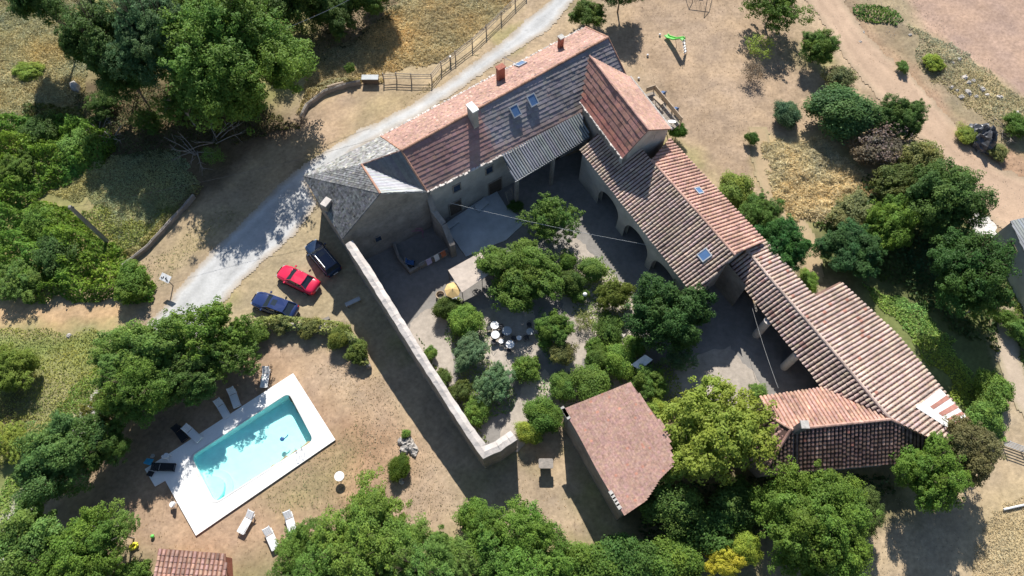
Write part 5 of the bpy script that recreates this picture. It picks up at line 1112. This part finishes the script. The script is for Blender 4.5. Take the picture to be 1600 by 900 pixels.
# ------------------------------------------------------------------ CARS
def car(label, paint, px0, px1, kind, length):
    """rear px0 -> front px1, body lofted through stations; local x forward"""
    a_, c_ = heading(px0, px1, .7); r = empty('parked_car', (c_[0], c_[1], 0), label, 'car', 'cars parked beside the lane', a_); L = length/2; W = .88
    st = [(-L, .55, .38, .62), (-L+.06, .72, .3, .80), (-L+.3, .83, .24, .90), (-L+.8, W, .22, .93), (-.6, W, .2, .93), (.4, W, .2, .93), (L-1.35, W, .2, .93), (L-.9, .87, .22, .88), (L-.35, .80, .26, .76), (L-.1, .68, .3, .66), (L, .48, .36, .54)]
    if kind == 'estate': st[1] = (-L+.05, .76, .3, .92); st[2] = (-L+.3, .85, .24, .96)
    mb = MB(local=True); vs = []
    prof = lambda w, z0, z1: [(0, z0), (w*.8, z0), (w*.97, z0+.1), (w, z0+(z1-z0)*.5), (w*.985, z0+(z1-z0)*.8), (w*.90, z1-.02), (w*.6, z1+.03), (0, z1+.05)]
    for x, w, z0, z1 in st:
        p_ = prof(w, z0, z1); vs += [(x, y, z) for y, z in p_]+[(x, -y, z) for y, z in p_[-2:0:-1]]
    k = 14; fs = [(i*k+j, (i+1)*k+j, (i+1)*k+(j+1) % k, i*k+(j+1) % k) for i in range(len(st)-1) for j in range(k)]+[tuple(range(k)), tuple(range(len(vs)-1, len(vs)-k-1, -1))]
    mb.add(vs, fs); body = mb.build('body', paint, r, smooth=True)
    zr = 1.43 if kind != 'estate' else 1.48
    xr0, xr1, xf1, xf0 = {'saloon': (-L+.75, -L+1.3, .15, .95), 'hatch': (-L+.35, -L+.95, .15, .95), 'estate': (-L+.12, -L+.42, .25, 1.05)}[kind]
    wb, wt_ = .80, .60; g = MB(local=True); zb = .94
    q = lambda x, y, z: (x, y, z); rt = zr-.03
    rings = [[q(xr0, -wb+.05, zb), q(xf0, -wb+.1, zb-.02), q(xf0, wb-.1, zb-.02), q(xr0, wb-.05, zb)], [q(xr1, -wt_, rt), q(xf1, -wt_, rt), q(xf1, wt_, rt), q(xr1, wt_, rt)]]
    for j in range(4): g.quad(rings[0][j], rings[0][(j+1) % 4], rings[1][(j+1) % 4], rings[1][j])
    g.build('windows', 'car_glass', r)
    rf = MB(local=True); rf.slab([q(xr1-.06, -wt_-.03, zr-.01), q((xr1+xf1)/2, -wt_-.05, zr+.02), q(xf1+.06, -wt_-.02, zr-.02), q(xf1+.1, 0, zr), q(xf1+.06, wt_+.02, zr-.02), q((xr1+xf1)/2, wt_+.05, zr+.02), q(xr1-.06, wt_+.03, zr-.01), q(xr1-.1, 0, zr)], .05); rf.build('roof', paint, r)
    pl_ = MB(local=True)
    for s_ in (-1, 1):
        pl_.tube([(xf0+.02, s_*(wb-.08), zb-.02), (xf1+.03, s_*wt_, zr-.03)], .035, 5); pl_.tube([(xr0-.02, s_*(wb-.03), zb), (xr1-.03, s_*wt_, zr-.03)], .05, 5)
        pl_.tube([((xr0+xf0)/2-.05, s_*(wb-.0), zb), ((xr1+xf1)/2, s_*(wt_+.02), zr-.03)], .03, 5)
    pl_.build('pillars', paint, r)
    tr = MB(local=True)
    for s_ in (-1, 1): tr.tube([(xf0-.1, s_*(wb+.01), zb+.01), (xr0+.2, s_*(wb+.01), zb+.02)], .014, 4)
    tr.build('window_trim', 'steel', r)
    if kind == 'estate':
        for s_ in (-1, 1): m_ = MB(local=True); m_.tube([(xf1-.1, s_*.56, zr+.03), (xf1-.2, s_*.56, zr+.08), (xr1+.2, s_*.56, zr+.08), (xr1+.1, s_*.56, zr+.03)], .02, 5); m_.build('roof_rail', 'steel', r)
    for s_ in (-1, 1):
        m_ = MB(local=True); m_.box((xf0-.15, s_*(W+.1), 1.0), (.14, .2, .13)); m_.build('mirror', paint, r)
        m_ = MB(local=True); m_.box((L-.17, s_*.56, .62), (.2, .24, .10), -s_*.45, 1., 0); m_.build('headlight', 'lamp', r)
        m_ = MB(local=True); m_.box((-L+.09, s_*.64, .74), (.1, .26, .13), s_*.25); m_.build('tail_light', 'tail_lamp', r)
        for x in (L-.85, -L+.82):
            m_ = MB(local=True); m_.tube([(x, s_*.70, .32), (x, s_*.90, .32)], .32, 18); w_ = m_.build('wheel', 'rubber', r)
            m_ = MB(local=True); m_.tube([(x, s_*.89, .32), (x, s_*.912, .32)], .2, 12); m_.build('rim', 'rim', w_)
    m_ = MB(local=True); m_.box((L-.0, 0, .62), (.06, .8, .09)); m_.box((L-.02, 0, .36), (.06, 1.1, .1)); m_.build('grille', 'rubber', r)
    m_ = MB(local=True)
    for s_ in (-1, 1):
        for x_ in (xf0+.02, (xf0+xr0)/2+.15, xr1+.1): m_.tube([(x_, s_*(W+.002), .35), (x_, s_*(W-.01), .9)], .009, 4)
        m_.tube([(xf0+.1, s_*.66, .955), (L-.3, s_*.58, .79)], .009, 4)
        m_.tube([(L-.95, s_*(W-.005), .24), (-L+.95, s_*(W-.005), .24)], .03, 4)
    m_.build('panel_gaps', 'rubber', r)
    m_ = MB(local=True); m_.slab([(xf1-.6, -.3, zr+.012), (xf1-.1, -.3, zr+.01), (xf1-.1, .3, zr+.01), (xf1-.6, .3, zr+.012)], .01) if kind != 'saloon' else m_.tube([(xf0+.05, -.5, zb+.01), (xf0-.25, .1, zb+.2)], .012, 4); m_.build('sunroof' if kind != 'saloon' else 'wiper', 'car_glass' if kind != 'saloon' else 'rubber', r)
    for x, sx in ((L-.02, .04), (-L+.0, .04)): m_ = MB(local=True); m_.box((x, 0, .5), (sx, .5, .11)); m_.build('number_plate', 'white_plastic', r)
    return r
car('bright red saloon car, middle one of three', 'paint_red', (494, 450), (437, 422), 'saloon', 4.4)
car('navy blue saloon car with its bonnet to the lane, lowest of three', 'paint_navy', (463, 489), (395, 464), 'hatch', 4.6)
car('dark blue estate car with silver roof rails, half in the wall shadow', 'paint_blue', (525, 427), (483, 377), 'estate', 4.5)

# ------------------------------------------------------------------ STREET AND YARD THINGS
b0 = P(168, 378, 0); t0 = P(115, 320, 6.5); r = empty('power_pole', b0, 'square concrete power pole rising from brambles on the left', 'power pole')
m_ = MB(); w0, w1 = .32, .25; g0 = gz(b0[0], b0[1])-.2
vs = [(b0[0]+sx*w0/2*(1.0), b0[1]+sy*w0/2, g0) for sx, sy in ((-1, -1), (1, -1), (1, 1), (-1, 1))]+[(b0[0]+sx*w1/2, b0[1]+sy*w1/2, 6.6) for sx, sy in ((-1, -1), (1, -1), (1, 1), (-1, 1))]
m_.add(vs, [(3, 2, 1, 0), (4, 5, 6, 7), (0, 1, 5, 4), (1, 2, 6, 5), (2, 3, 7, 6), (3, 0, 4, 7)]); m_.build('shaft', 'pole_concrete', r)
m_ = MB(); m_.box((b0[0], b0[1], 6.3), (.5, .1, .1), .6); m_.build('bracket', 'iron', r)
def cable(label, a, b, sag, m='cable', rad=.018):
    a = np.array(a); b = np.array(b); mb = MB(); pts = [lp(a, b, t)-[0, 0, sag*4*t*(1-t)] for t in np.linspace(0, 1, 25)]; mb.tube(pts, rad, 4); tag(mb.build('overhead_cable', m, base=((a+b)/2)), label, 'cable')
cable('thin grey cable crossing the courtyard to the east wing', P(703, 317, 4.6), P(1014, 383, 3.6), .35, 'pale_cable', .022)
cable('thin cable running from the gallery down to the barn', P(1175, 480, 3.2), P(1216, 606, 3.6), .2, 'pale_cable', .012)
cable('cable from the power pole towards the farmhouse end', (b0[0], b0[1], 6.4), P(590, 216, 6.2), .6, 'cable', .012)
cable('pale cable above the wood at the top edge', P(340, 80, 9), P(560, -8, 9), .5, 'pale_cable', .025)
# paddock fence
line = [(600, 127), (620, 126), (643, 127), (675, 127), (690, 108), (712, 92), (738, 72), (760, 52), (783, 30), (805, 8), (822, -8)]
pp = [P(x, y, 0) for x, y in line]; r = empty('wooden_fence', pp[4], 'weathered post and rail fence along the lane above the farmhouse', 'fence')
for p in pp: m_ = MB(); m_.tube([(p[0], p[1], -.1), (p[0]+jit(.05), p[1]+jit(.05), 1.25)], .07, 7); m_.build('post', 'wood_grey', r)
for p, q in zip(pp[:-1], pp[1:]):
    for z_ in (.45, .8, 1.1): m_ = MB(); m_.tube([p+[0, 0, z_+jit(.05)], q+[0, 0, z_+jit(.05)]], .045, 6); m_.build('rail', 'wood_grey', r)
for px, py, lb in ((703, 88, 'pale capped bollard beside the paddock fence bend'),):
    q = P(px, py, .9); r = empty('bollard', (q[0], q[1], 0), lb, 'bollard'); m_ = MB(local=True); m_.tube([(0, 0, 0), (0, 0, .85)], .1, 10); m_.build('post', 'wood_grey', r); m_ = MB(local=True); m_.tube([(0, 0, .85), (0, 0, .97)], [.16, .12], 10); m_.build('cap', 'white_plastic', r)
c_ = P(578, 121, .8); r = empty('planter_box', (c_[0], c_[1], 0), 'dark box with a pale lid by the field fence', 'box'); m_ = MB(local=True); m_.box((0, 0, .38), (1.75, .6, .76)); m_.build('body', 'wood_dark', r); m_ = MB(local=True); m_.box((0, .02, .8), (1.9, .72, .08)); m_.build('lid', 'concrete', r)
c_ = P(524, 132, .45); r = empty('log_bench', (c_[0], c_[1], 0), 'pale split log bench at the curve of the bank', 'bench', rz=.35); m_ = MB(local=True); m_.tube([(-.95, 0, .4), (0, .03, .42), (.95, 0, .4)], .15, 8); m_.build('seat', 'wood', r)
for s_ in (-1, 1): m_ = MB(local=True); m_.tube([(s_*.7, -.05, 0), (s_*.7, 0, .32)], .12, 7); m_.build('leg', 'wood_grey', r)
c_ = P(551, 471, .45); r = empty('stone_bench', (c_[0], c_[1], 0), 'pale bench in the big wall shadow below the estate car', 'bench', rz=.5); m_ = MB(local=True); m_.box((0, 0, .42), (1.5, .42, .07)); m_.build('seat', 'sheet_light', r)
for s_ in (-1, 1): m_ = MB(local=True); m_.box((s_*.6, 0, .19), (.1, .36, .38)); m_.build('leg', 'wood_grey', r)
c_ = P(504, 503, .1); r = empty('garden_steps', (c_[0], c_[1], 0), 'short flight of stone steps between car park and pool lawn', 'steps', rz=.45)
for k in range(4): m_ = MB(local=True); m_.box((.25*k*.3, -.34*k, .32-.08*k-.1), (1.5, .3, .4-.08*k)); m_.build('step', 'stone', r)
q = P(258, 434, 1.7); r = empty('notice_board', (q[0], q[1], 0), 'white board with dark marks on a post by the lane', 'notice board', rz=-.45); m_ = MB(local=True); m_.tube([(0, 0, 0), (0, 0, 1.6)], .05, 8); m_.build('post', 'wood_grey', r)
m_ = MB(local=True); m_.box((0, 0, 1.65), (1.1, .7, .06), 0, 1., .35); f = m_.build('board', 'white_sheet', r); m_ = MB(local=True)
for k in range(6): m_.box((-.35+.14*k, jit(.18)+.02, 1.692+.0), (.08, .16+jit(.08), .02), jit(.6), 1., .35)
m_.build('lettering', 'black_cloth', f)
q = P(853, 724, 1.2); r = empty('stone_table', (q[0], q[1], 0), 'earth coloured rectangular table between wall end and shed', 'table'); m_ = MB(local=True); pts = rounded([np.array([-.62, -.42, 1.2]), np.array([.62, -.42, 1.2]), np.array([.62, .42, 1.2]), np.array([-.62, .42, 1.2])], .15); m_.slab(pts, .12); m_.build('top', 'stone', r)
m_ = MB(local=True); m_.box((0, 0, .54), (.9, .5, 1.08)); m_.build('base', 'stone', r)
# play things on the bare ground
tp = P(1068, 62, 1.8); lo = P(1044, 58, .25); lb_ = P(1071, 84, 0); r = empty('slide', (lo[0]*.5+lb_[0]*.5, lo[1]*.5+lb_[1]*.5, 0), 'green garden slide with a white runged ladder', 'slide')
m_ = MB(); dd_ = unit(np.array([(lo-tp)[0], (lo-tp)[1], 0])); sv = np.array([-dd_[1], dd_[0], 0])*.26; pts = [tp, tp+dd_*.3, lp(tp, lo, .55)-[0, 0, .12], lo+[0, 0, .0], lo+dd_*.4]
for p, q in zip(pts[:-1], pts[1:]):
    m_.quad(p-sv, q-sv, q+sv, p+sv); m_.quad(p+sv-[0, 0, .05], q+sv-[0, 0, .05], q-sv-[0, 0, .05], p-sv-[0, 0, .05])
    for s_ in (-1, 1): m_.tube([p+sv*s_+[0, 0, .08], q+sv*s_+[0, 0, .08]], .06, 5)
m_.build('chute', 'green_plastic', r)
for s_ in (-1, 1): m_ = MB(); sl = unit(np.cross(lb_-tp, [0, 0, 1])); m_.tube([tp+sl*s_*.22+[0, 0, .35], lb_+sl*s_*.26], .03); m_.build('ladder_rail', 'wood', r)
for k in range(5): m_ = MB(); p = lp(tp, lb_, .1+k*.19); m_.box(p, (.5, .2, .05), math.atan2(sl[1], sl[0])); m_.build('rung', 'white_plastic', r)
m_ = MB(); m_.tube([lp(tp, lo, .5)-[0, 0, .1], lp(lb_, lo, .5)*np.array([1, 1, 0])], .03); m_.build('brace', 'wood', r)
for px, py, m, lb in ((1012, 86, 'white_plastic', 'pale ball on the bare ground below the slide'), (998, 122, 'white_plastic', 'pale ball nearest the cross wing roof'), (1031, 54, 'white_plastic', 'small white ball left of the slide')):
    q = P(px, py, .13); m_ = MB(); m_.tube([q+[0, 0, -.14*math.cos(t)] for t in np.linspace(.1, 3.04, 8)], [.14*math.sin(t)+.004 for t in np.linspace(.1, 3.04, 8)], 12); tag(m_.build('ball', m, base=(q[0], q[1], 0), smooth=True), lb, 'ball')
r = empty('swing_frame', P(1092, 8, 0), 'dark tubular swing frame at the top edge', 'swing'); tt = [P(1078, -32, 2.2), P(1110, -28, 2.2)]; m_ = MB(); m_.tube(tt, .05); m_.build('top_bar', 'iron', r)
for p, fx in ((tt[0], ((1066, -20), (1082, 4))), (tt[1], ((1100, 28), (1114, -8)))):
    for f in fx: m_ = MB(); m_.tube([p, P(*f)], .04); m_.build('leg', 'iron', r)
for t_ in (.4, .65): p = lp(*tt, t_); m_ = MB(); m_.tube([p, p-[0, 0, 1.7]], .012, 4); m_.tube([p+[.4, 0, 0], p+[.4, 0, -1.7]], .012, 4); m_.build('rope', 'wood', r); m_ = MB(); m_.box(p+[.2, 0, -1.7], (.5, .2, .04)); m_.build('swing_seat', 'wood', r)
# timber balcony
zf = 2.7; fl = [P(1008, 147, zf), P(1021, 143, zf), P(1063, 194, zf), P(1050, 204, zf)]; r = empty('timber_balcony', (*np.mean(fl, axis=0)[:2], 0), 'pale timber balcony with board rails on the east side of the cross wing', 'balcony')
m_ = MB(); [m_.slab([lp(fl[0], fl[3], k/14), lp(fl[1], fl[2], k/14), lp(fl[1], fl[2], (k+.9)/14), lp(fl[0], fl[3], (k+.9)/14)], .05) for k in range(14)]; m_.build('floor', 'wood_grey', r)
for k in range(4):
    p = lp(fl[1], fl[2], k/3); m_ = MB(); m_.tube([(p[0], p[1], 0), (p[0], p[1], zf+1.05)], .06); m_.build('post', 'wood', r)
for p, q, nm in ((fl[1], fl[2], 'long'), (fl[0], fl[1], 'end')):
    for z_, h_ in ((.95, .12), (.62, .5)): m_ = MB(); e = unit(np.cross(q-p, [0, 0, 1]))*.04; m_.slab([p+e+[0, 0, z_+h_/2], q+e+[0, 0, z_+h_/2], q-e+[0, 0, z_+h_/2], p-e+[0, 0, z_+h_/2]], h_); m_.build('rail_board', 'wood', r)
tb = lp(fl[0], fl[2], .35); m_ = MB(); r = empty('balcony_table', (tb[0], tb[1], zf), 'pale wooden table on the timber balcony', 'table', rz=-.95); m_ = MB(local=True); m_.box((0, 0, .7), (1.3, .45, .05)); m_.build('top', 'wood', r)
for sx in (-.55, .55):
    for sy in (-.16, .16): m_ = MB(local=True); m_.tube([(sx, sy, 0), (sx, sy, .68)], .03); m_.build('leg', 'wood', r)
for px, py, rz, lb in ((1036, 146, 2.2, 'blue plastic chair outside the upper end of the balcony'), (1056, 171, 2.0, 'blue plastic chair outside the lower end of the balcony')):
    o = chair(lb, 'blue_plastic', px, py, rz); o.scale = (1.15, 1.15, 1.3)
q = P(1050, 191, 3.3); r = empty('satellite_dish', (q[0], q[1], 3.2), 'pale satellite dish at the foot of the balcony rail', 'dish'); m_ = MB(local=True)
m_.tube([(0, 0, .0), (0, .03, .05), (0, .08, .14)], [.08, .3, .45], 14); m_.build('dish', 'white_plastic', r); m_ = MB(local=True); m_.tube([(0, 0, -1.2), (0, 0, .02)], .04); m_.build('bracket', 'steel', r)
# ------------------------------------------------------------------ heaps, rocks, dead wood
def lump(name, px, py, sx, sy, sz, m, label, cat, seed, rz=0., n=18, rough=.2, group=None, root=False, smooth=False, z0=0.):
    r_ = np.random.default_rng(seed); q = P(px, py, sz*.4); mb = MB(local=True); vs = []; K = n; J = n//2
    for j in range(J+1):
        ph = j/J*math.pi*.55
        for i in range(K):
            t = 2*math.pi*i/K; k = 1+rough*(vnoise(np.array([3*math.cos(t)+seed]), np.array([3*math.sin(t)+ph*2+seed*2]), 1., seed)[0]-.5)*2+r_.uniform(-1, 1)*rough*.25
            x = math.sin(ph)*math.cos(t)*sx*k; y = math.sin(ph)*math.sin(t)*sy*k; vs.append((x*math.cos(rz)-y*math.sin(rz), x*math.sin(rz)+y*math.cos(rz), math.cos(ph)*sz*k if j else sz))
    fs = [(j*K+i, (j+1)*K+i, (j+1)*K+(i+1) % K, j*K+(i+1) % K) for j in range(J) for i in range(K)]
    mb.add(vs, fs); o = mb.build(name, m, smooth=smooth); o.location = (q[0], q[1], max(gz(q[0], q[1]), -.1)+z0); tag(o, label, cat, group); return o
lump('tarpaulin_heap', 1537, 214, 1.45, 1.9, 1.9, 'tarp', 'heap covered by a shiny black tarpaulin beside the dirt track', 'covered heap', 3, n=26, rough=.35)
lump('sand_heap', 1536, 351, 1.15, 1.2, .15, 'sand', 'white patch of spilled sand by the tall dark tree', 'sand heap', 8, n=24, rough=.45)
RG = 'rubble stones on the verge'
rk = [(1506, 122, .45, 'largest pale'), (1513, 131, .4, 'grey'), (1520, 127, .3, 'small grey'), (1486, 137, .3, 'white'), (1524, 152, .28, 'white'), (1534, 140, .4, 'flat grey'), (1541, 150, .25, 'small'), (1502, 152, .35, 'brownish'), (1512, 145, .5, 'dark grey'), (1560, 154, .4, 'flat white'), (1495, 142, .22, 'small white'), (1528, 136, .25, 'pale'), (1487, 100, .22, 'lone white'), (1497, 95, .3, 'pale upper'), (1350, 50, .2, 'white'), (1345, 65, .22, 'grey'), (1421, 56, .22, 'grey'), (1590, 178, .4, 'flat slab')]
plc = ['topmost of the rubble heap', 'just below the topmost rubble stone', 'right of the topmost rubble stone', 'at the left edge of the rubble heap', 'below the middle of the rubble heap', 'at the right of the rubble heap', 'at the lower right of the rubble heap', 'at the lower left of the rubble heap', 'in the middle of the rubble heap', 'well right of the rubble heap', 'beside the left edge of the rubble heap', 'high on the right of the rubble heap', 'above the rubble heap by the grass', 'above and right of the lone white one', 'by the weeds at the top of the track', 'below the weeds at the top of the track', 'right of the long weed strip', 'near the right edge above the tarpaulin']
for i, ((px, py, s_, w_), pc) in enumerate(zip(rk, plc)): lump('rock', px, py, s_, s_*.8, s_*.7, 'rock' if i % 3 else 'wall_cap', w_+' stone '+pc, 'stone', 20+i, rz=i, n=8, rough=.35, group=RG)
for i, (px, py, s_, lb) in enumerate(((628, 688, .45, 'grey stone at the top left of the lawn rock pile'), (637, 692, .6, 'largest grey stone of the lawn rock pile'), (644, 700, .55, 'rounded grey stone on the right of the lawn rock pile'), (632, 702, .5, 'flat grey stone in the middle of the lawn rock pile'), (646, 708, .35, 'small grey stone at the lower right of the lawn rock pile'), (622, 743, .5, 'grey stone just below the small round bush'), (630, 738, .4, 'grey stone right of the round bush foot'), (627, 752, .3, 'lowest grey stone under the round bush'))):
    lump('rock', px, py, s_, s_*.8, s_*.8, 'rock', lb, 'stone', 60+i, rz=i*1.3, n=9, rough=.4, group='stones on the pool lawn')
for i, (px, py, s_, lb) in enumerate(((197, 413, .5, 'flat pale stone at the end of the bank wall'), (210, 416, .3, 'small pale stone right of the flat one by the bank wall'), (107, 524, .3, 'white stone in the vegetable plot'), (398, 512, .8, 'big pale boulder at the car end of the retaining wall'), (378, 518, .5, 'pale boulder left of the big one by the retaining wall'), (238, 712, .2, 'tiny stone left of the deck corner'), (100, 690, .3, 'pale stone on the gravel footpath'))):
    lump('rock', px, py, s_, s_*.8, s_*.6, 'rock', lb, 'stone', 80+i, rz=i*1.3, n=10, rough=.3)
for i, (px, py, s_) in enumerate(((950, 528, .5), (958, 522, .6), (966, 515, .5), (962, 535, .55), (972, 526, .5), (946, 520, .35))):
    lump('rock', px, py, s_, s_*.8, s_*.7, 'rock', ['left', 'biggest middle', 'topmost', 'lowest', 'right hand', 'smallest'][i]+' grey rock of the courtyard rockery', 'stone', 100+i, rz=i, n=9, rough=.4, group='rockery stones')
q = P(118, 136, .5); r = lump('concrete_block', 118, 136, .9, .6, .8, 'rock', 'tilted grey concrete block in the shade edge of the wood', 'block', 120, rz=-.9, n=5, rough=.1)
def deadwood(px, py, R0, seed, label, m='grey_bark'):
    r_ = np.random.default_rng(seed); q = P(px, py, .3); mb = MB(local=True)
    for k in range(9):
        a = r_.uniform(0, 6.28); p0 = np.array([r_.uniform(-.4, .4), r_.uniform(-.4, .4), .1]); d_ = np.array([math.cos(a), math.sin(a), r_.uniform(.05, .5)]); L = R0*r_.uniform(.6, 1.1); p1 = p0+d_*L*.5+[0, 0, .15]; p2 = p0+d_*L+r_.normal(size=3)*.15; mb.tube([p0, p1, p2], [.06, .04, .015], 5)
        for j in range(4): b0_ = lp(p1, p2, r_.uniform(0, .8)); e = b0_+unit(d_+r_.normal(size=3)*.7)*L*.35; mb.tube([b0_, e], [.025, .008], 4)
    o = mb.build('fallen_branch', m); o.location = (q[0], q[1], gz(q[0], q[1])); tag(o, label, 'branch', 'dead branches under the wood')
deadwood(305, 238, 3.2, 1, 'spread of bare white branches in the wood shadow by the lane'); deadwood(335, 222, 3., 2, 'bare branches right of the white ones in the wood shadow'); deadwood(160, 205, 2.6, 3, 'bleached dead branches sticking out of the brambles'); deadwood(175, 218, 2., 4, 'thin dead twigs at the right end of the upper brambles'); deadwood(1572, 205, 1.6, 5, 'pile of old sticks right of the tarpaulin heap', 'wood_grey')
# metal gates and pipe at the right edge
a, b = P(1578, 690, 1.1), P(1640, 712, 1.1); r = empty('metal_gate', (*((a+b)/2)[:2], 0), 'pale tubular field gate at the right edge', 'gate')
for z_ in (.1, .35, .6, .85, 1.1): m_ = MB(); m_.tube([(a[0], a[1], z_), (b[0], b[1], z_)], .04); m_.build('rail', 'sheet_light', r)
for t_ in (0, .5, 1): p = lp(a, b, t_); m_ = MB(); m_.tube([(p[0], p[1], 0), (p[0], p[1], 1.2)], .05); m_.build('upright', 'sheet_light', r)
m_ = MB(); m_.tube([P(1568, 796, .15), P(1640, 780, .15)], .09, 8); tag(m_.build('pipe', 'white_sheet', base=P(1600, 789, 0)), 'long white pipe lying on dry grass at the right edge', 'pipe')
s = [P(1399, 325, 1.9), P(1411, 311, 2.2), P(1422, 320, 1.9), P(1408, 334, 1.8)]; r = empty('garden_hut', (*np.mean(s, axis=0)[:2], 0), 'tiny hut with rusty brown roof buried between trees', 'hut'); m_ = MB(); m_.slab(s, .08); m_.build('roof', 'wood', r); c_ = np.mean(s, axis=0)[:2]; wall('wall', [shrink(p, c_, .1) for p in s+[s[0]]], 'wood_grey', r, inner=[c_], th=.06)
# toys near the lower left trees
q = P(207, 853, .3); r = empty('pool_float', (q[0], q[1], 0), 'bright yellow inflatable toy on the ground at lower left', 'inflatable toy', rz=.5); m_ = MB(local=True); m_.tube([(.3*math.cos(t), .2*math.sin(t), .12) for t in np.linspace(0, 6.28, 13)], .11, 7); m_.build('ring', 'yellow_plastic', r, smooth=True); m_ = MB(local=True); m_.tube([(.28, 0, .15), (.36, .0, .4), (.5, 0, .42)], [.08, .07, .04], 7); m_.build('neck', 'yellow_plastic', r, smooth=True)
q = P(238, 838, .15); m_ = MB(); m_.tube([q+[0, 0, -.16*math.cos(t)] for t in np.linspace(.1, 3.04, 8)], [.16*math.sin(t)+.004 for t in np.linspace(.1, 3.04, 8)], 12); tag(m_.build('ball', 'green_plastic', base=(q[0], q[1], 0), smooth=True), 'small green ball on the ground above the red hut', 'ball')

cover('shade_growth', [(120, 150), (250, 130), (420, 170), (470, 200), (300, 240), (190, 260), (130, 200)], 60, .14, (.12, .13, .05), .7, 'litter and undergrowth coloured dark for the shade of the wood', 'ground cover', 1.8, 31, hue=.5)  # leaf colour darkened to stand for the shadow under the trees
cover('shade_growth', [(440, 40), (600, -20), (640, 10), (560, 70), (500, 110), (450, 100)], 22, .16, (.13, .13, .055), .6, 'litter and undergrowth behind the straw field, coloured dark for tree shadow', 'ground cover', 1.8, 32, hue=.5)  # dark foliage whose colour also carries the tree shadow
cover('lawn_grass', [(410, 770), (520, 690), (560, 640), (600, 740), (540, 800), (430, 810)], 26, .05, (.26, .26, .12), .06, 'thin dry grass on the pool lawn', 'grass', 1.0, 33, elong=3, hue=.6)
cover('lawn_grass', [(480, 560), (580, 580), (640, 660), (720, 780), (680, 830), (600, 760), (540, 640)], 22, .05, (.42, .36, .24), .06, 'straw coloured thin grass between pool and wall shadow', 'grass', 1.0, 34, elong=3, hue=.4)
cover('lawn_grass', [(1540, 790), (1640, 760), (1640, 920), (1520, 920)], 140, .055, (.60, .50, .31), .12, 'dry grass in the bottom right corner', 'grass', 1.0, 35, elong=3.5, hue=.4)
cover('yard_weeds', [(190, 430), (250, 400), (330, 330), (390, 320), (300, 400), (262, 450)], 22, .06, (.30, .30, .14), .08, 'thin grass on the verge beside the lane', 'grass', .8, 36, elong=3, hue=.5)

BED = (.24, .36, .09)
for i, (poly, lb) in enumerate((([(690, 465), (720, 470), (760, 500), (765, 560), (810, 610), (790, 650), (745, 670), (705, 600), (700, 520)], 'low garden plants between the bushes left of the tables'),
  ([(850, 400), (880, 385), (950, 410), (990, 470), (985, 510), (940, 545), (905, 500), (870, 460)], 'low garden plants between the bushes at the courtyard centre'),
  ([(845, 590), (905, 575), (960, 535), (1010, 560), (1060, 560), (1060, 620), (1040, 660), (985, 600), (885, 640), (840, 690), (820, 690)], 'low garden plants of the lower courtyard hedge'),
  ([(840, 480), (885, 500), (895, 560), (860, 580), (845, 540)], 'low garden plants right of the tables'))):
    cover('bed_plants', poly, 85, .10, BED, .7, lb, 'garden plants', 1.1, 40+i)
cover('leaf_litter', [(400, 520), (575, 560), (720, 780), (830, 700), (940, 840), (600, 900), (240, 900), (180, 800), (300, 800), (530, 690), (460, 580)], 5, .055, (.28, .21, .13), .02, 'small stones and litter on the bare ground round the pool', 'litter', 2, 50)
cover('leaf_litter', [(950, -30), (1200, -30), (1290, 130), (1300, 215), (1190, 240), (1230, 330), (1160, 290), (1070, 190), (1000, 110)], 5, .06, (.26, .19, .13), .02, 'small stones and litter on the bare ground right of the farmhouse', 'litter', 2, 51)
cover('leaf_litter', [(1250, -30), (1400, -30), (1620, 160), (1700, 300), (1600, 400), (1500, 300), (1400, 180)], 6, .07, (.40, .34, .28), .03, 'small stones strewn along the dirt track', 'litter', 2, 52)
cover('leaf_litter', [(1400, 760), (1500, 740), (1560, 800), (1500, 900), (1330, 900)], 9, .06, (.40, .32, .22), .02, 'small stones and litter below the barn trees', 'litter', 2, 53)
cover('bank_growth', [(185, 400), (215, 380), (262, 335), (300, 290), (318, 292), (270, 345), (225, 392), (198, 412)], 110, .10, (.34, .33, .14), .7, 'dry growth hanging over the low bank wall by the lane', 'grass', .9, 54, elong=2.5, hue=.6, warp=.3)
cover('bank_growth', [(462, 178), (480, 140), (520, 122), (600, 122), (600, 130), (530, 132), (490, 155), (475, 182)], 110, .10, (.44, .38, .19), .6, 'dry growth on the curved bank behind the log bench', 'grass', .9, 55, elong=3, hue=.5, warp=.3)

cover('hedge_growth', [(372, 512), (400, 502), (440, 497), (500, 503), (535, 508), (572, 540), (580, 572), (566, 576), (555, 550), (530, 530), (495, 524), (440, 519), (400, 524)], 260, .12, (.36, .40, .14), 1.0, 'dry hedge growing along the retaining wall above the pool lawn', 'hedge', .9, 60, hue=.6, warp=.3, base=.65)
